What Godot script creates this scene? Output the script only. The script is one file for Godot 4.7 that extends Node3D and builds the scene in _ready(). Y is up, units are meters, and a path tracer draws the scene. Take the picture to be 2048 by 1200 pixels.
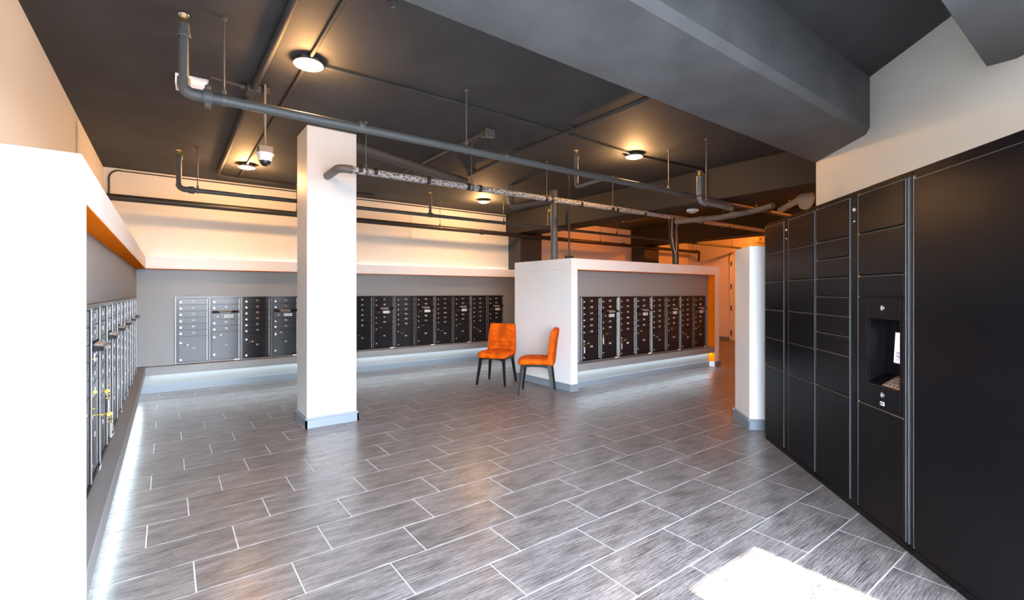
extends Node3D
# Mail room: x runs right along the back wall, z towards the street front, y up; the camera stands at x = z = 0.

const R2 := 0.70710678
const HC := 3.1            # ceiling height
const XW := -0.70          # left wall face
const ZW := -8.42          # back wall face

var M := {}
var used := {}
var cache := {}
var rng := RandomNumberGenerator.new()


# ---------------------------------------------------------------- mesh builder
class Mb:
	var v := PackedVector3Array()
	var n := PackedVector3Array()
	var u := PackedVector2Array()
	var c := PackedColorArray()
	var col := Color.WHITE

	func vert(p: Vector3, nn: Vector3, uv := Vector2.ZERO) -> void:
		v.append(p); n.append(nn); u.append(uv); c.append(col)

	func tri(a: Vector3, b: Vector3, d: Vector3, out: Vector3) -> void:
		var nn := (b - a).cross(d - a)
		if nn.length() < 1e-14:
			return
		nn = nn.normalized()
		if nn.dot(out) > 0.0:
			vert(a, nn); vert(d, nn); vert(b, nn)
		else:
			vert(a, -nn); vert(b, -nn); vert(d, -nn)

	func quad(a: Vector3, b: Vector3, d: Vector3, e: Vector3, out: Vector3) -> void:
		tri(a, b, d, out); tri(a, d, e, out)

	# smooth triangle with its own normals
	func stri(a: Vector3, b: Vector3, d: Vector3, na: Vector3, nb: Vector3, nd: Vector3) -> void:
		var f := (b - a).cross(d - a)
		if f.length() < 1e-16:
			return
		if f.dot(na + nb + nd) > 0.0:
			vert(a, na); vert(d, nd); vert(b, nb)
		else:
			vert(a, na); vert(b, nb); vert(d, nd)

	func squad(a: Vector3, b: Vector3, d: Vector3, e: Vector3, na: Vector3, nb: Vector3, nd: Vector3, ne: Vector3) -> void:
		stri(a, b, d, na, nb, nd); stri(a, d, e, na, nd, ne)

	# chamfered box
	func box(at: Vector3, size: Vector3, b := 0.002, t := Transform3D()) -> void:
		var h := size / 2.0
		b = minf(b, minf(h.x, minf(h.y, h.z)) * 0.6)
		var P := func(ax: int, s: Vector3) -> Vector3:
			var q := Vector3(s.x * (h.x - b), s.y * (h.y - b), s.z * (h.z - b))
			q[ax] = s[ax] * h[ax]
			return t * (at + q)
		for ax in 3:
			var a1 := (ax + 1) % 3
			var a2 := (ax + 2) % 3
			for sg in [-1.0, 1.0]:
				var o := Vector3.ZERO
				o[ax] = sg
				var q := []
				for w in [[-1.0, -1.0], [1.0, -1.0], [1.0, 1.0], [-1.0, 1.0]]:
					var s := Vector3.ZERO
					s[ax] = sg; s[a1] = w[0]; s[a2] = w[1]
					q.append(P.call(ax, s))
				quad(q[0], q[1], q[2], q[3], t.basis * o)
				if b <= 0.0:
					continue
				for s1 in [-1.0, 1.0]:      # edge between faces ax and a1
					var lo := Vector3.ZERO
					lo[ax] = sg; lo[a1] = s1; lo[a2] = -1.0
					var hi := lo
					hi[a2] = 1.0
					var oo := Vector3.ZERO
					oo[ax] = sg; oo[a1] = s1
					quad(P.call(ax, lo), P.call(ax, hi), P.call(a1, hi), P.call(a1, lo), t.basis * oo)
		if b > 0.0:
			for sx in [-1.0, 1.0]:
				for sy in [-1.0, 1.0]:
					for sz in [-1.0, 1.0]:
						var s := Vector3(sx, sy, sz)
						tri(P.call(0, s), P.call(1, s), P.call(2, s), t.basis * s)

	func span(lo: Vector3, hi: Vector3, b := 0.003) -> void:
		box((lo + hi) / 2.0, (hi - lo).abs(), b)

	# round tube along a polyline
	func tube(pts: Array, r: float, sides := 14, cap := true) -> void:
		var rings := []
		var nrm := []
		var up := Vector3.UP
		for i in pts.size():
			var d: Vector3
			if i == 0:
				d = pts[1] - pts[0]
			elif i == pts.size() - 1:
				d = pts[i] - pts[i - 1]
			else:
				d = (pts[i] - pts[i - 1]).normalized() + (pts[i + 1] - pts[i]).normalized()
			d = d.normalized()
			if i == 0:
				up = Vector3.UP if absf(d.y) < 0.9 else Vector3.RIGHT
			var side := d.cross(up).normalized()
			up = side.cross(d).normalized()
			var ring := []
			var rn := []
			for k in sides:
				var a := TAU * k / sides
				var w := side * cos(a) + up * sin(a)
				rn.append(w)
				ring.append(pts[i] + w * r)
			rings.append(ring)
			nrm.append(rn)
		for i in pts.size() - 1:
			for k in sides:
				var j := (k + 1) % sides
				squad(rings[i][k], rings[i][j], rings[i + 1][j], rings[i + 1][k], nrm[i][k], nrm[i][j], nrm[i + 1][j], nrm[i + 1][k])
		if cap:
			for e in [0, pts.size() - 1]:
				var o: Vector3 = (pts[0] - pts[1]) if e == 0 else (pts[e] - pts[e - 1])
				for k in sides:
					tri(pts[e], rings[e][k], rings[e][(k + 1) % sides], o)

	func ring(at: Vector3, axis: Vector3, R: float, r: float, seg := 20, sides := 8) -> void:
		axis = axis.normalized()
		var a := axis.cross(Vector3.UP if absf(axis.y) < 0.9 else Vector3.RIGHT).normalized()
		var b := axis.cross(a)
		var g := func(i: int, k: int) -> Array:
			var th := TAU * i / seg
			var ph := TAU * k / sides
			var w := a * cos(th) + b * sin(th)
			var nn := w * cos(ph) + axis * sin(ph)
			return [at + w * R + nn * r, nn]
		for i in seg:
			for k in sides:
				var q := [g.call(i, k), g.call(i + 1, k), g.call(i + 1, k + 1), g.call(i, k + 1)]
				squad(q[0][0], q[1][0], q[2][0], q[3][0], q[0][1], q[1][1], q[2][1], q[3][1])

	# profile of (radius, height) turned round an axis; outward is to the right of travel
	func lathe(at: Vector3, axis: Vector3, prof: Array, sides := 20) -> void:
		axis = axis.normalized()
		var a := axis.cross(Vector3.UP if absf(axis.y) < 0.9 else Vector3.RIGHT).normalized()
		var b := axis.cross(a)
		for i in prof.size() - 1:
			var p: Vector2 = prof[i]
			var q: Vector2 = prof[i + 1]
			var d := (q - p)
			if d.length() < 1e-7:
				continue
			var m := Vector2(d.y, -d.x).normalized()
			for k in sides:
				var t0 := TAU * k / sides
				var t1 := TAU * (k + 1) / sides
				var w0 := a * cos(t0) + b * sin(t0)
				var w1 := a * cos(t1) + b * sin(t1)
				var n0 := w0 * m.x + axis * m.y
				var n1 := w1 * m.x + axis * m.y
				squad(at + w0 * p.x + axis * p.y, at + w1 * p.x + axis * p.y, at + w1 * q.x + axis * q.y, at + w0 * q.x + axis * q.y, n0, n1, n1, n0)

	# convex-or-not polygon in the plane (x, y), extruded along z and placed by t
	func prism(poly: PackedVector2Array, z0: float, z1: float, t := Transform3D()) -> void:
		var idx := Geometry2D.triangulate_polygon(poly)
		for k in range(0, idx.size(), 3):
			for z in [z0, z1]:
				tri(t * Vector3(poly[idx[k]].x, poly[idx[k]].y, z), t * Vector3(poly[idx[k + 1]].x, poly[idx[k + 1]].y, z), t * Vector3(poly[idx[k + 2]].x, poly[idx[k + 2]].y, z), t.basis * Vector3(0, 0, -1.0 if z == z0 else 1.0))
		var cw := Geometry2D.is_polygon_clockwise(poly)
		for i in poly.size():
			var p := poly[i]
			var q := poly[(i + 1) % poly.size()]
			var o := Vector3(q.y - p.y, p.x - q.x, 0) * (-1.0 if cw else 1.0)
			quad(t * Vector3(p.x, p.y, z0), t * Vector3(q.x, q.y, z0), t * Vector3(q.x, q.y, z1), t * Vector3(p.x, p.y, z1), t.basis * o)

	# soft cushion: a rounded box on a grid, bent by f
	func cushion(size: Vector3, e: float, f: Callable, N := 14) -> void:
		var g := func(ax: int, sg: float, i: int, j: int) -> Vector3:
			var p := Vector3.ZERO
			p[ax] = sg
			p[(ax + 1) % 3] = sin((2.0 * i / N - 1.0) * PI / 2.0) * 0.5 + (2.0 * i / N - 1.0) * 0.5
			p[(ax + 2) % 3] = sin((2.0 * j / N - 1.0) * PI / 2.0) * 0.5 + (2.0 * j / N - 1.0) * 0.5
			var L := pow(pow(absf(p.x), e) + pow(absf(p.y), e) + pow(absf(p.z), e), 1.0 / e)
			return f.call(p / L * size / 2.0)
		for ax in 3:
			for sg in [-1.0, 1.0]:
				var P := []
				var Q := []
				for i in N + 1:
					var row := []
					var nrow := []
					for j in N + 1:
						row.append(g.call(ax, sg, i, j))
						nrow.append(Vector3.ZERO)
					P.append(row); Q.append(nrow)
				for i in N + 1:
					for j in N + 1:
						var du: Vector3 = P[mini(i + 1, N)][j] - P[maxi(i - 1, 0)][j]
						var dv: Vector3 = P[i][mini(j + 1, N)] - P[i][maxi(j - 1, 0)]
						Q[i][j] = du.cross(dv).normalized() * sg
				for i in N:
					for j in N:
						squad(P[i][j], P[i + 1][j], P[i + 1][j + 1], P[i][j + 1], Q[i][j], Q[i + 1][j], Q[i + 1][j + 1], Q[i][j + 1])

	func mesh() -> ArrayMesh:
		var a := []
		a.resize(Mesh.ARRAY_MAX)
		a[Mesh.ARRAY_VERTEX] = v
		a[Mesh.ARRAY_NORMAL] = n
		a[Mesh.ARRAY_TEX_UV] = u
		a[Mesh.ARRAY_COLOR] = c
		var m := ArrayMesh.new()
		m.add_surface_from_arrays(Mesh.PRIMITIVE_TRIANGLES, a)
		return m


# ---------------------------------------------------------------- scene helpers
func numbered(called: String) -> String:
	var k: int = used.get(called, 0)
	used[called] = k + 1
	return called if k == 0 else "%s_%03d" % [called, k]


func tag(o: Node, label: String, category: String, group := "", kind := "") -> void:
	if label: o.set_meta("label", label)
	if category: o.set_meta("category", category)
	if group: o.set_meta("group", group)
	if kind: o.set_meta("kind", kind)


func thing(called: String, label: String, category: String, at := Vector3.ZERO, turn := 0.0, group := "", kind := "") -> Node3D:
	var o := Node3D.new()
	o.name = numbered(called)
	add_child(o)
	o.position = at
	o.rotation.y = turn
	tag(o, label, category, group, kind)
	return o


func part(called: String, m: Mesh, mat: Material, parent: Node, at := Vector3.ZERO, turn := Vector3.ZERO) -> MeshInstance3D:
	var o := MeshInstance3D.new()
	o.mesh = m
	o.material_override = mat
	if parent == self:
		o.name = numbered(called)
		add_child(o)
	else:
		o.name = called
		parent.add_child(o, true)
	o.position = at
	o.rotation = turn
	o.cast_shadow = GeometryInstance3D.SHADOW_CASTING_SETTING_ON
	return o


func boxm(size: Vector3, b := 0.002) -> ArrayMesh:
	var key := "b%.4f,%.4f,%.4f,%.4f" % [size.x, size.y, size.z, b]
	if not cache.has(key):
		var s := Mb.new()
		s.box(Vector3.ZERO, size, b)
		cache[key] = s.mesh()
	return cache[key]


func span(called: String, lo: Vector3, hi: Vector3, mat: Material, parent: Node, b := 0.003) -> MeshInstance3D:
	var s := Mb.new()
	s.span(lo, hi, b)
	return part(called, s.mesh(), mat, parent)


func textm(t: String, h: float, deep := 0.0016) -> TextMesh:
	var key := "t%s,%.4f" % [t, h]
	if not cache.has(key):
		var f := SystemFont.new()
		f.font_names = PackedStringArray(["Droid Sans"])
		var m := TextMesh.new()
		m.font = f
		m.text = t
		m.font_size = 32
		m.pixel_size = h / (0.72 * 32.0)
		m.depth = deep
		m.curve_step = 2.0
		cache[key] = m
	return cache[key]


func mat(called: String, c: Color, rough := 0.6, metal := 0.0, spec := 0.5) -> StandardMaterial3D:
	var m := StandardMaterial3D.new()
	m.resource_name = called
	m.albedo_color = c
	m.roughness = rough
	m.metallic = metal
	m.metallic_specular = spec
	M[called] = m
	return m


func lin(r: float, g: float, b: float) -> Color:      # a linear base colour
	return Color(r, g, b).linear_to_srgb()


func noise_tex(seed_: int, freq: float, lo: Color, hi: Color, size := 512, normal := false, bump := 4.0, oct := 4) -> NoiseTexture2D:
	var f := FastNoiseLite.new()
	f.seed = seed_
	f.frequency = freq
	f.fractal_octaves = oct
	var t := NoiseTexture2D.new()
	t.width = size
	t.height = size
	t.seamless = true
	t.noise = f
	if normal:
		t.as_normal_map = true
		t.bump_strength = bump
	else:
		var g := Gradient.new()
		g.offsets = PackedFloat32Array([0.2, 0.8])
		g.colors = PackedColorArray([lo, hi])
		t.color_ramp = g
	return t


func mottle(m: StandardMaterial3D, seed_: int, freq: float, lo: float, scale: float) -> void:   # paint that is not quite even
	m.albedo_texture = noise_tex(seed_, freq, Color(lo, lo, lo), Color.WHITE)
	m.uv1_triplanar = true
	m.uv1_world_triplanar = true
	m.uv1_scale = Vector3.ONE * scale


func grainy(m: StandardMaterial3D, seed_: int, scale: float, strength: float) -> void:          # powder coat or roller texture
	m.normal_enabled = true
	m.normal_texture = noise_tex(seed_, 0.09, Color.BLACK, Color.WHITE, 256, true, 3.0, 3)
	m.normal_scale = strength
	m.uv1_triplanar = true
	m.uv1_world_triplanar = true
	m.uv1_scale = Vector3.ONE * scale


func _ready() -> void:
	rng.seed = 7
	view()
	light()
	materials()
	shell()
	floor_tiles()
	partitions()
	mail()
	lockers()
	chairs()
	lamps()
	pipes()
	fittings()
	keys()


# ---------------------------------------------------------------- camera, sky, sun
func view() -> void:
	var cam := Camera3D.new()
	cam.name = "camera"
	add_child(cam)
	cam.position = Vector3(0, 1.39, 0)
	cam.rotation.y = deg_to_rad(53.54 - 90.0)
	var near := 0.05
	cam.set_frustum(near * 1200.0 / 933.6, Vector2(0, -15.8 / 933.6 * near), near, 100.0)
	cam.current = true


const SUN_RUN := Vector3(0.11, -1.73, -1.0)


func light() -> void:
	var sky_m := ProceduralSkyMaterial.new()
	sky_m.sky_top_color = Color(0.82, 0.90, 1.0)
	sky_m.sky_horizon_color = Color(0.95, 0.97, 1.0)
	sky_m.sky_energy_multiplier = 5.0
	sky_m.ground_bottom_color = Color(0.3, 0.3, 0.3)
	sky_m.ground_horizon_color = Color(0.6, 0.6, 0.6)
	sky_m.ground_energy_multiplier = 0.8
	var sky := Sky.new()
	sky.sky_material = sky_m
	var e := Environment.new()
	e.background_mode = Environment.BG_SKY
	e.sky = sky
	e.tonemap_mode = Environment.TONE_MAPPER_LINEAR
	e.tonemap_exposure = 1.0
	e.sdfgi_enabled = true
	e.ssao_enabled = true
	e.ssil_enabled = true
	var w := WorldEnvironment.new()
	w.name = "environment"
	w.environment = e
	add_child(w)
	var sun := DirectionalLight3D.new()
	sun.name = "sun"
	add_child(sun)
	sun.look_at_from_position(Vector3.ZERO, SUN_RUN, Vector3.UP)
	sun.light_color = Color(1.0, 0.97, 0.93)
	sun.light_energy = 16.0
	sun.light_angular_distance = 0.6
	sun.shadow_enabled = true


const WARM := Color(1.0, 0.75, 0.49)
const AMBER := Color(1.0, 0.52, 0.13)
const COOL := Color(0.86, 0.95, 1.0)


# ---------------------------------------------------------------- materials
func materials() -> void:
	grainy(mat("white", lin(0.77, 0.765, 0.755), 0.5), 21, 9.0, 0.12)
	grainy(mat("cream", lin(0.80, 0.76, 0.68), 0.6), 22, 9.0, 0.15)
	grainy(mat("grey", lin(0.235, 0.235, 0.232), 0.45), 23, 9.0, 0.12)
	mat("skirting", lin(0.20, 0.235, 0.27), 0.35)
	mat("orange", lin(0.95, 0.21, 0.002), 0.9, 0.0, 0.15)
	var c := mat("ceiling", lin(0.036, 0.037, 0.039), 0.75)
	mottle(c, 31, 0.01, 0.85, 0.3)
	var bm := mat("beam", lin(0.085, 0.086, 0.088), 0.6)
	mottle(bm, 32, 0.012, 0.86, 0.3)
	bm.heightmap_enabled = true
	bm.heightmap_texture = noise_tex(33, 0.05, Color.BLACK, Color.WHITE)
	bm.heightmap_scale = 0.15
	mat("black_beam", lin(0.014, 0.014, 0.0145), 0.7)
	mat("dark_column", lin(0.03, 0.03, 0.031), 0.65)
	mat("grout", lin(0.62, 0.61, 0.62), 0.8)
	grainy(mat("powder", lin(0.004, 0.004, 0.005), 0.22, 0.0, 0.24), 41, 14.0, 0.22)
	grainy(mat("mailbox", lin(0.010, 0.010, 0.012), 0.15, 0.0, 0.45), 42, 16.0, 0.06)
	mat("gap", lin(0.004, 0.004, 0.004), 0.8)
	mat("aluminium", lin(0.27, 0.27, 0.265), 0.38, 0.75)
	mat("edge_steel", lin(0.20, 0.20, 0.21), 0.3, 0.8)
	mat("chrome", lin(0.75, 0.75, 0.74), 0.2, 0.9)
	mat("brass", lin(0.80, 0.52, 0.14), 0.25, 1.0)
	mat("print", lin(0.80, 0.80, 0.80), 0.5)
	mat("ink", lin(0.03, 0.03, 0.03), 0.6)
	mat("plate", lin(0.72, 0.72, 0.70), 0.5)
	mat("tan", lin(0.50, 0.42, 0.34), 0.5)
	mat("pipe_paint", lin(0.075, 0.077, 0.076), 0.5)
	mat("rod", lin(0.10, 0.10, 0.10), 0.45, 0.3)
	var wp := mat("worn_pipe", lin(0.46, 0.455, 0.44), 0.5)
	wp.albedo_texture = noise_tex(51, 0.035, Color(0.28, 0.26, 0.25), Color(1, 1, 1), 512, false, 4.0, 6)
	(wp.albedo_texture as NoiseTexture2D).color_ramp.offsets = PackedFloat32Array([0.22, 0.5])
	wp.uv1_triplanar = true
	wp.uv1_world_triplanar = true
	wp.uv1_scale = Vector3(0.9, 2.4, 2.4)
	mat("black_pipe", lin(0.022, 0.022, 0.024), 0.45)
	mat("white_plastic", lin(0.80, 0.80, 0.80), 0.35)
	mat("lens_dark", lin(0.02, 0.02, 0.025), 0.08)
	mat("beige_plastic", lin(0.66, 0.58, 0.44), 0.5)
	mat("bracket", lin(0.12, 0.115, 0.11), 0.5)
	mat("leg_black", lin(0.008, 0.008, 0.009), 0.3, 0.0, 0.35)
	var vel := mat("velvet", lin(0.72, 0.115, 0.001), 0.75, 0.0, 0.25)
	vel.albedo_texture = noise_tex(61, 0.006, Color(0.74, 0.70, 0.66), Color(1, 1, 1), 512, false, 4.0, 5)
	vel.uv1_triplanar = true
	vel.uv1_scale = Vector3.ONE * 1.6
	vel.rim_enabled = true
	vel.rim = 0.15
	vel.rim_tint = 1.0
	var gl := mat("lamp_lens", Color(1, 0.95, 0.88), 0.4)
	gl.emission_enabled = true
	gl.emission = Color(1.0, 0.86, 0.68)
	gl.emission_energy_multiplier = 2.6
	var ls := mat("led_glow", Color(1, 1, 1), 0.4)
	ls.emission_enabled = true
	ls.emission = COOL
	ls.emission_energy_multiplier = 1.2
	var sc := mat("screen_glow", Color(0.9, 0.9, 0.95), 0.2)
	sc.emission_enabled = true
	sc.emission = Color(0.90, 0.89, 0.96)
	sc.emission_energy_multiplier = 0.75
	var so := mat("screen_orange", Color(1.0, 0.6, 0.0), 0.2)
	so.emission_enabled = true
	so.emission = Color(1.0, 0.62, 0.02)
	so.emission_energy_multiplier = 0.8
	mat("keypad_metal", lin(0.80, 0.55, 0.38), 0.3, 0.8)
	mat("concrete_out", lin(0.16, 0.16, 0.16), 0.9)


# ---------------------------------------------------------------- room shell
func structure(called: String, lo: Vector3, hi: Vector3, m: Material, label: String, category: String) -> MeshInstance3D:
	var o := span(called, lo, hi, m, self, 0.004)
	tag(o, label, category, "", "structure")
	return o


func wall_prism(called: String, pts: Array, y0: float, y1: float, m: Material, label: String, category := "wall") -> MeshInstance3D:
	var poly := PackedVector2Array()
	for p in pts:
		poly.append(Vector2(p[0], -p[1]))
	var s := Mb.new()
	s.prism(poly, y0, y1, Transform3D(Basis(Vector3(1, 0, 0), Vector3(0, 0, -1), Vector3(0, 1, 0)), Vector3.ZERO))
	var o := part(called, s.mesh(), m, self)
	tag(o, label, category, "", "structure")
	return o


func shell() -> void:
	structure("ceiling", Vector3(-1.0, HC, -8.7), Vector3(16.3, HC + 0.25, 0.25), M.ceiling, "charcoal painted concrete ceiling over the whole room", "ceiling")
	structure("wall_left", Vector3(XW - 0.2, 0, -8.7), Vector3(XW, HC, 0.2), M.cream, "cream wall above the left mailbox niche", "wall")
	structure("wall_back", Vector3(XW, 0, ZW - 0.25), Vector3(13.0, HC, ZW), M.cream, "cream back wall above the long row of mailboxes", "wall")
	structure("wall_far", Vector3(13.0, 0, -8.7), Vector3(13.25, HC, -6.45), M.cream, "corridor wall with the tall door, glowing orange", "wall")
	structure("wall_corridor", Vector3(13.25, 0, -6.7), Vector3(16.2, HC, -6.45), M.cream, "short corridor return wall carrying the emergency light", "wall")
	structure("wall_end", Vector3(16.0, 0, -6.45), Vector3(16.2, HC, -1.2), M.cream, "end wall of the corridor beyond the lockers", "wall")
	wall_prism("wall_right", [[5.105, -1.905], [3.05, 0.15], [3.3, 0.2], [5.3, -1.75]], 0, HC, M.cream, "angled beige wall behind and above the black lockers")
	structure("wall_side", Vector3(5.2, 0, -1.75), Vector3(16.2, HC, -1.55), M.cream, "corridor side wall hidden behind the lockers", "wall")
	structure("wall_front", Vector3(2.62, 0, 0.13), Vector3(3.4, HC, 0.25), M.cream, "street-front wall pier at the end of the lockers", "wall")

	var bm := Mb.new()
	bm.prism(PackedVector2Array([Vector2(-1.915, HC), Vector2(-1.915, 2.66), Vector2(-1.33, 2.66), Vector2(-1.294, 2.70), Vector2(-1.294, HC)]), XW, 5.9, Transform3D(Basis(Vector3(0, 0, 1), Vector3(0, 1, 0), Vector3(1, 0, 0)), Vector3.ZERO))
	var bo := part("beam", bm.mesh(), M.beam, self)
	tag(bo, "broad grey concrete beam running overhead to the angled wall", "beam", "", "structure")
	structure("beam", Vector3(XW - 0.1, 2.62, -0.51), Vector3(3.6, HC, 0.2), M.beam, "street-front concrete beam at the top right corner", "beam")
	structure("beam", Vector3(6.05, 2.66, ZW), Vector3(6.60, HC, -1.6), M.black_beam, "dark beam crossing towards the back wall behind the pipes", "beam")
	structure("beam", Vector3(10.3, 2.66, ZW), Vector3(10.85, HC, -1.6), M.black_beam, "dark beam in front of the orange corridor wall", "beam")
	structure("pillar", Vector3(6.12, 0, ZW), Vector3(6.72, HC, -7.98), M.dark_column, "dark painted pillar against the back wall above the white fascia", "pillar")
	structure("pillar", Vector3(10.33, 0, ZW), Vector3(10.95, HC, -7.98), M.dark_column, "dark painted pillar seen over the right half of the island", "pillar")

	var col := thing("column", "white square column standing free in the tiled floor", "column", Vector3(1.40, 0, -5.295), 0.0, "", "structure")
	var s := Mb.new()
	s.box(Vector3(0, HC / 2, 0), Vector3(0.505, HC, 0.45), 0.006)
	part("shaft", s.mesh(), M.white, col)
	skirting_ring(col, [Vector2(-0.2525, 0.225), Vector2(0.2525, 0.225), Vector2(0.2525, -0.225), Vector2(-0.2525, -0.225)])

	# wing wall beside the far end of the lockers, turned 45 degrees
	var post := thing("partition", "low beige wing wall standing between the lockers and the corridor", "partition", Vector3(4.745, 0, -2.372), PI / 4, "", "structure")
	var q := Mb.new()
	q.span(Vector3(0, 0, 0), Vector3(0.46, 1.857, 0.6), 0.006)
	part("wall_body", q.mesh(), M.white, post)
	skirting_ring(post, [Vector2(0, 0.6), Vector2(0.46, 0.6), Vector2(0.46, 0), Vector2(0, 0)])

	# corridor door
	var d := thing("door_1", "tall cream corridor door with four dark hinges", "door", Vector3(13.0, 0, -7.06), -PI / 2, "", "structure")
	d.scale.x = 0.81
	var f := Mb.new()
	f.span(Vector3(0, 0, -0.01), Vector3(0.05, 2.5, 0.03), 0.004)
	f.span(Vector3(0.68, 0, -0.01), Vector3(0.73, 2.5, 0.03), 0.004)
	f.span(Vector3(0, 2.44, -0.01), Vector3(0.73, 2.5, 0.03), 0.004)
	part("door_frame", f.mesh(), M.cream, d)
	span("door_leaf", Vector3(0.055, 0.01, -0.01), Vector3(0.675, 2.435, 0.012), M.cream, d)
	for y in [0.22, 0.93, 1.55, 2.2]:
		span("hinge", Vector3(0.04, y - 0.07, 0.0), Vector3(0.075, y + 0.07, 0.034), M.ink, d)
	var lever := Mb.new()
	lever.tube([Vector3(0.62, 1.0, 0.01), Vector3(0.62, 1.0, 0.06), Vector3(0.52, 1.0, 0.06)], 0.009, 8)
	part("door_handle", lever.mesh(), M.chrome, d)

	var bb := structure("baseboard_far", Vector3(12.985, 0, -8.4), Vector3(13.0, 0.1, -7.07), M.skirting, "grey baseboard along the orange corridor wall", "baseboard")
	bb.set_meta("kind", "structure")
	structure("baseboard_corridor", Vector3(13.0, 0, -6.45), Vector3(16.0, 0.1, -6.435), M.skirting, "grey baseboard of the corridor return wall", "baseboard")

	# the street outside: pavement and a canopy with one open bay
	structure("ground_outside", Vector3(-14, -0.3, 0.25), Vector3(16, -0.02, 20), M.concrete_out, "pale pavement outside the street front", "ground")
	var cn := Mb.new()
	cn.span(Vector3(-1.0, 2.98, 0.2), Vector3(1.77, 3.08, 2.0), 0.0)
	cn.span(Vector3(2.39, 2.98, 0.2), Vector3(5.0, 3.08, 2.0), 0.0)
	cn.span(Vector3(1.77, 2.98, 0.2), Vector3(2.39, 3.08, 0.468), 0.0)
	cn.span(Vector3(1.77, 2.98, 1.35), Vector3(2.39, 3.08, 2.0), 0.0)
	var canopy := part("roof_canopy", cn.mesh(), M.concrete_out, self)
	tag(canopy, "entrance canopy outside the street front", "canopy", "", "structure")


func skirting_ring(parent: Node, pts: Array, h := 0.105, t := 0.018) -> void:
	# pts go round the footprint in local (x, z); the boards stand outside it
	var cen := Vector2.ZERO
	for p in pts:
		cen += p
	cen /= pts.size()
	for i in pts.size():
		var a: Vector2 = pts[i]
		var b: Vector2 = pts[(i + 1) % pts.size()]
		var d := (b - a).normalized()
		var o := Vector2(d.y, -d.x)
		if o.dot((a + b) / 2.0 - cen) < 0.0:
			o = -o
		var L := a.distance_to(b) + 2.0 * t
		var s := Mb.new()
		var poly := PackedVector2Array([Vector2(0, 0), Vector2(t, 0), Vector2(t, h - 0.022), Vector2(t * 0.55, h - 0.014), Vector2(t * 0.5, h - 0.004), Vector2(t * 0.25, h), Vector2(0, h)])
		var bas := Basis(Vector3(o.x, 0, o.y), Vector3.UP, Vector3(o.x, 0, o.y).cross(Vector3.UP))
		var mid := (a + b) / 2.0
		s.prism(poly, -L / 2.0, L / 2.0, Transform3D(bas, Vector3(mid.x, 0, mid.y)))
		part("baseboard", s.mesh(), M.skirting, parent)


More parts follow.
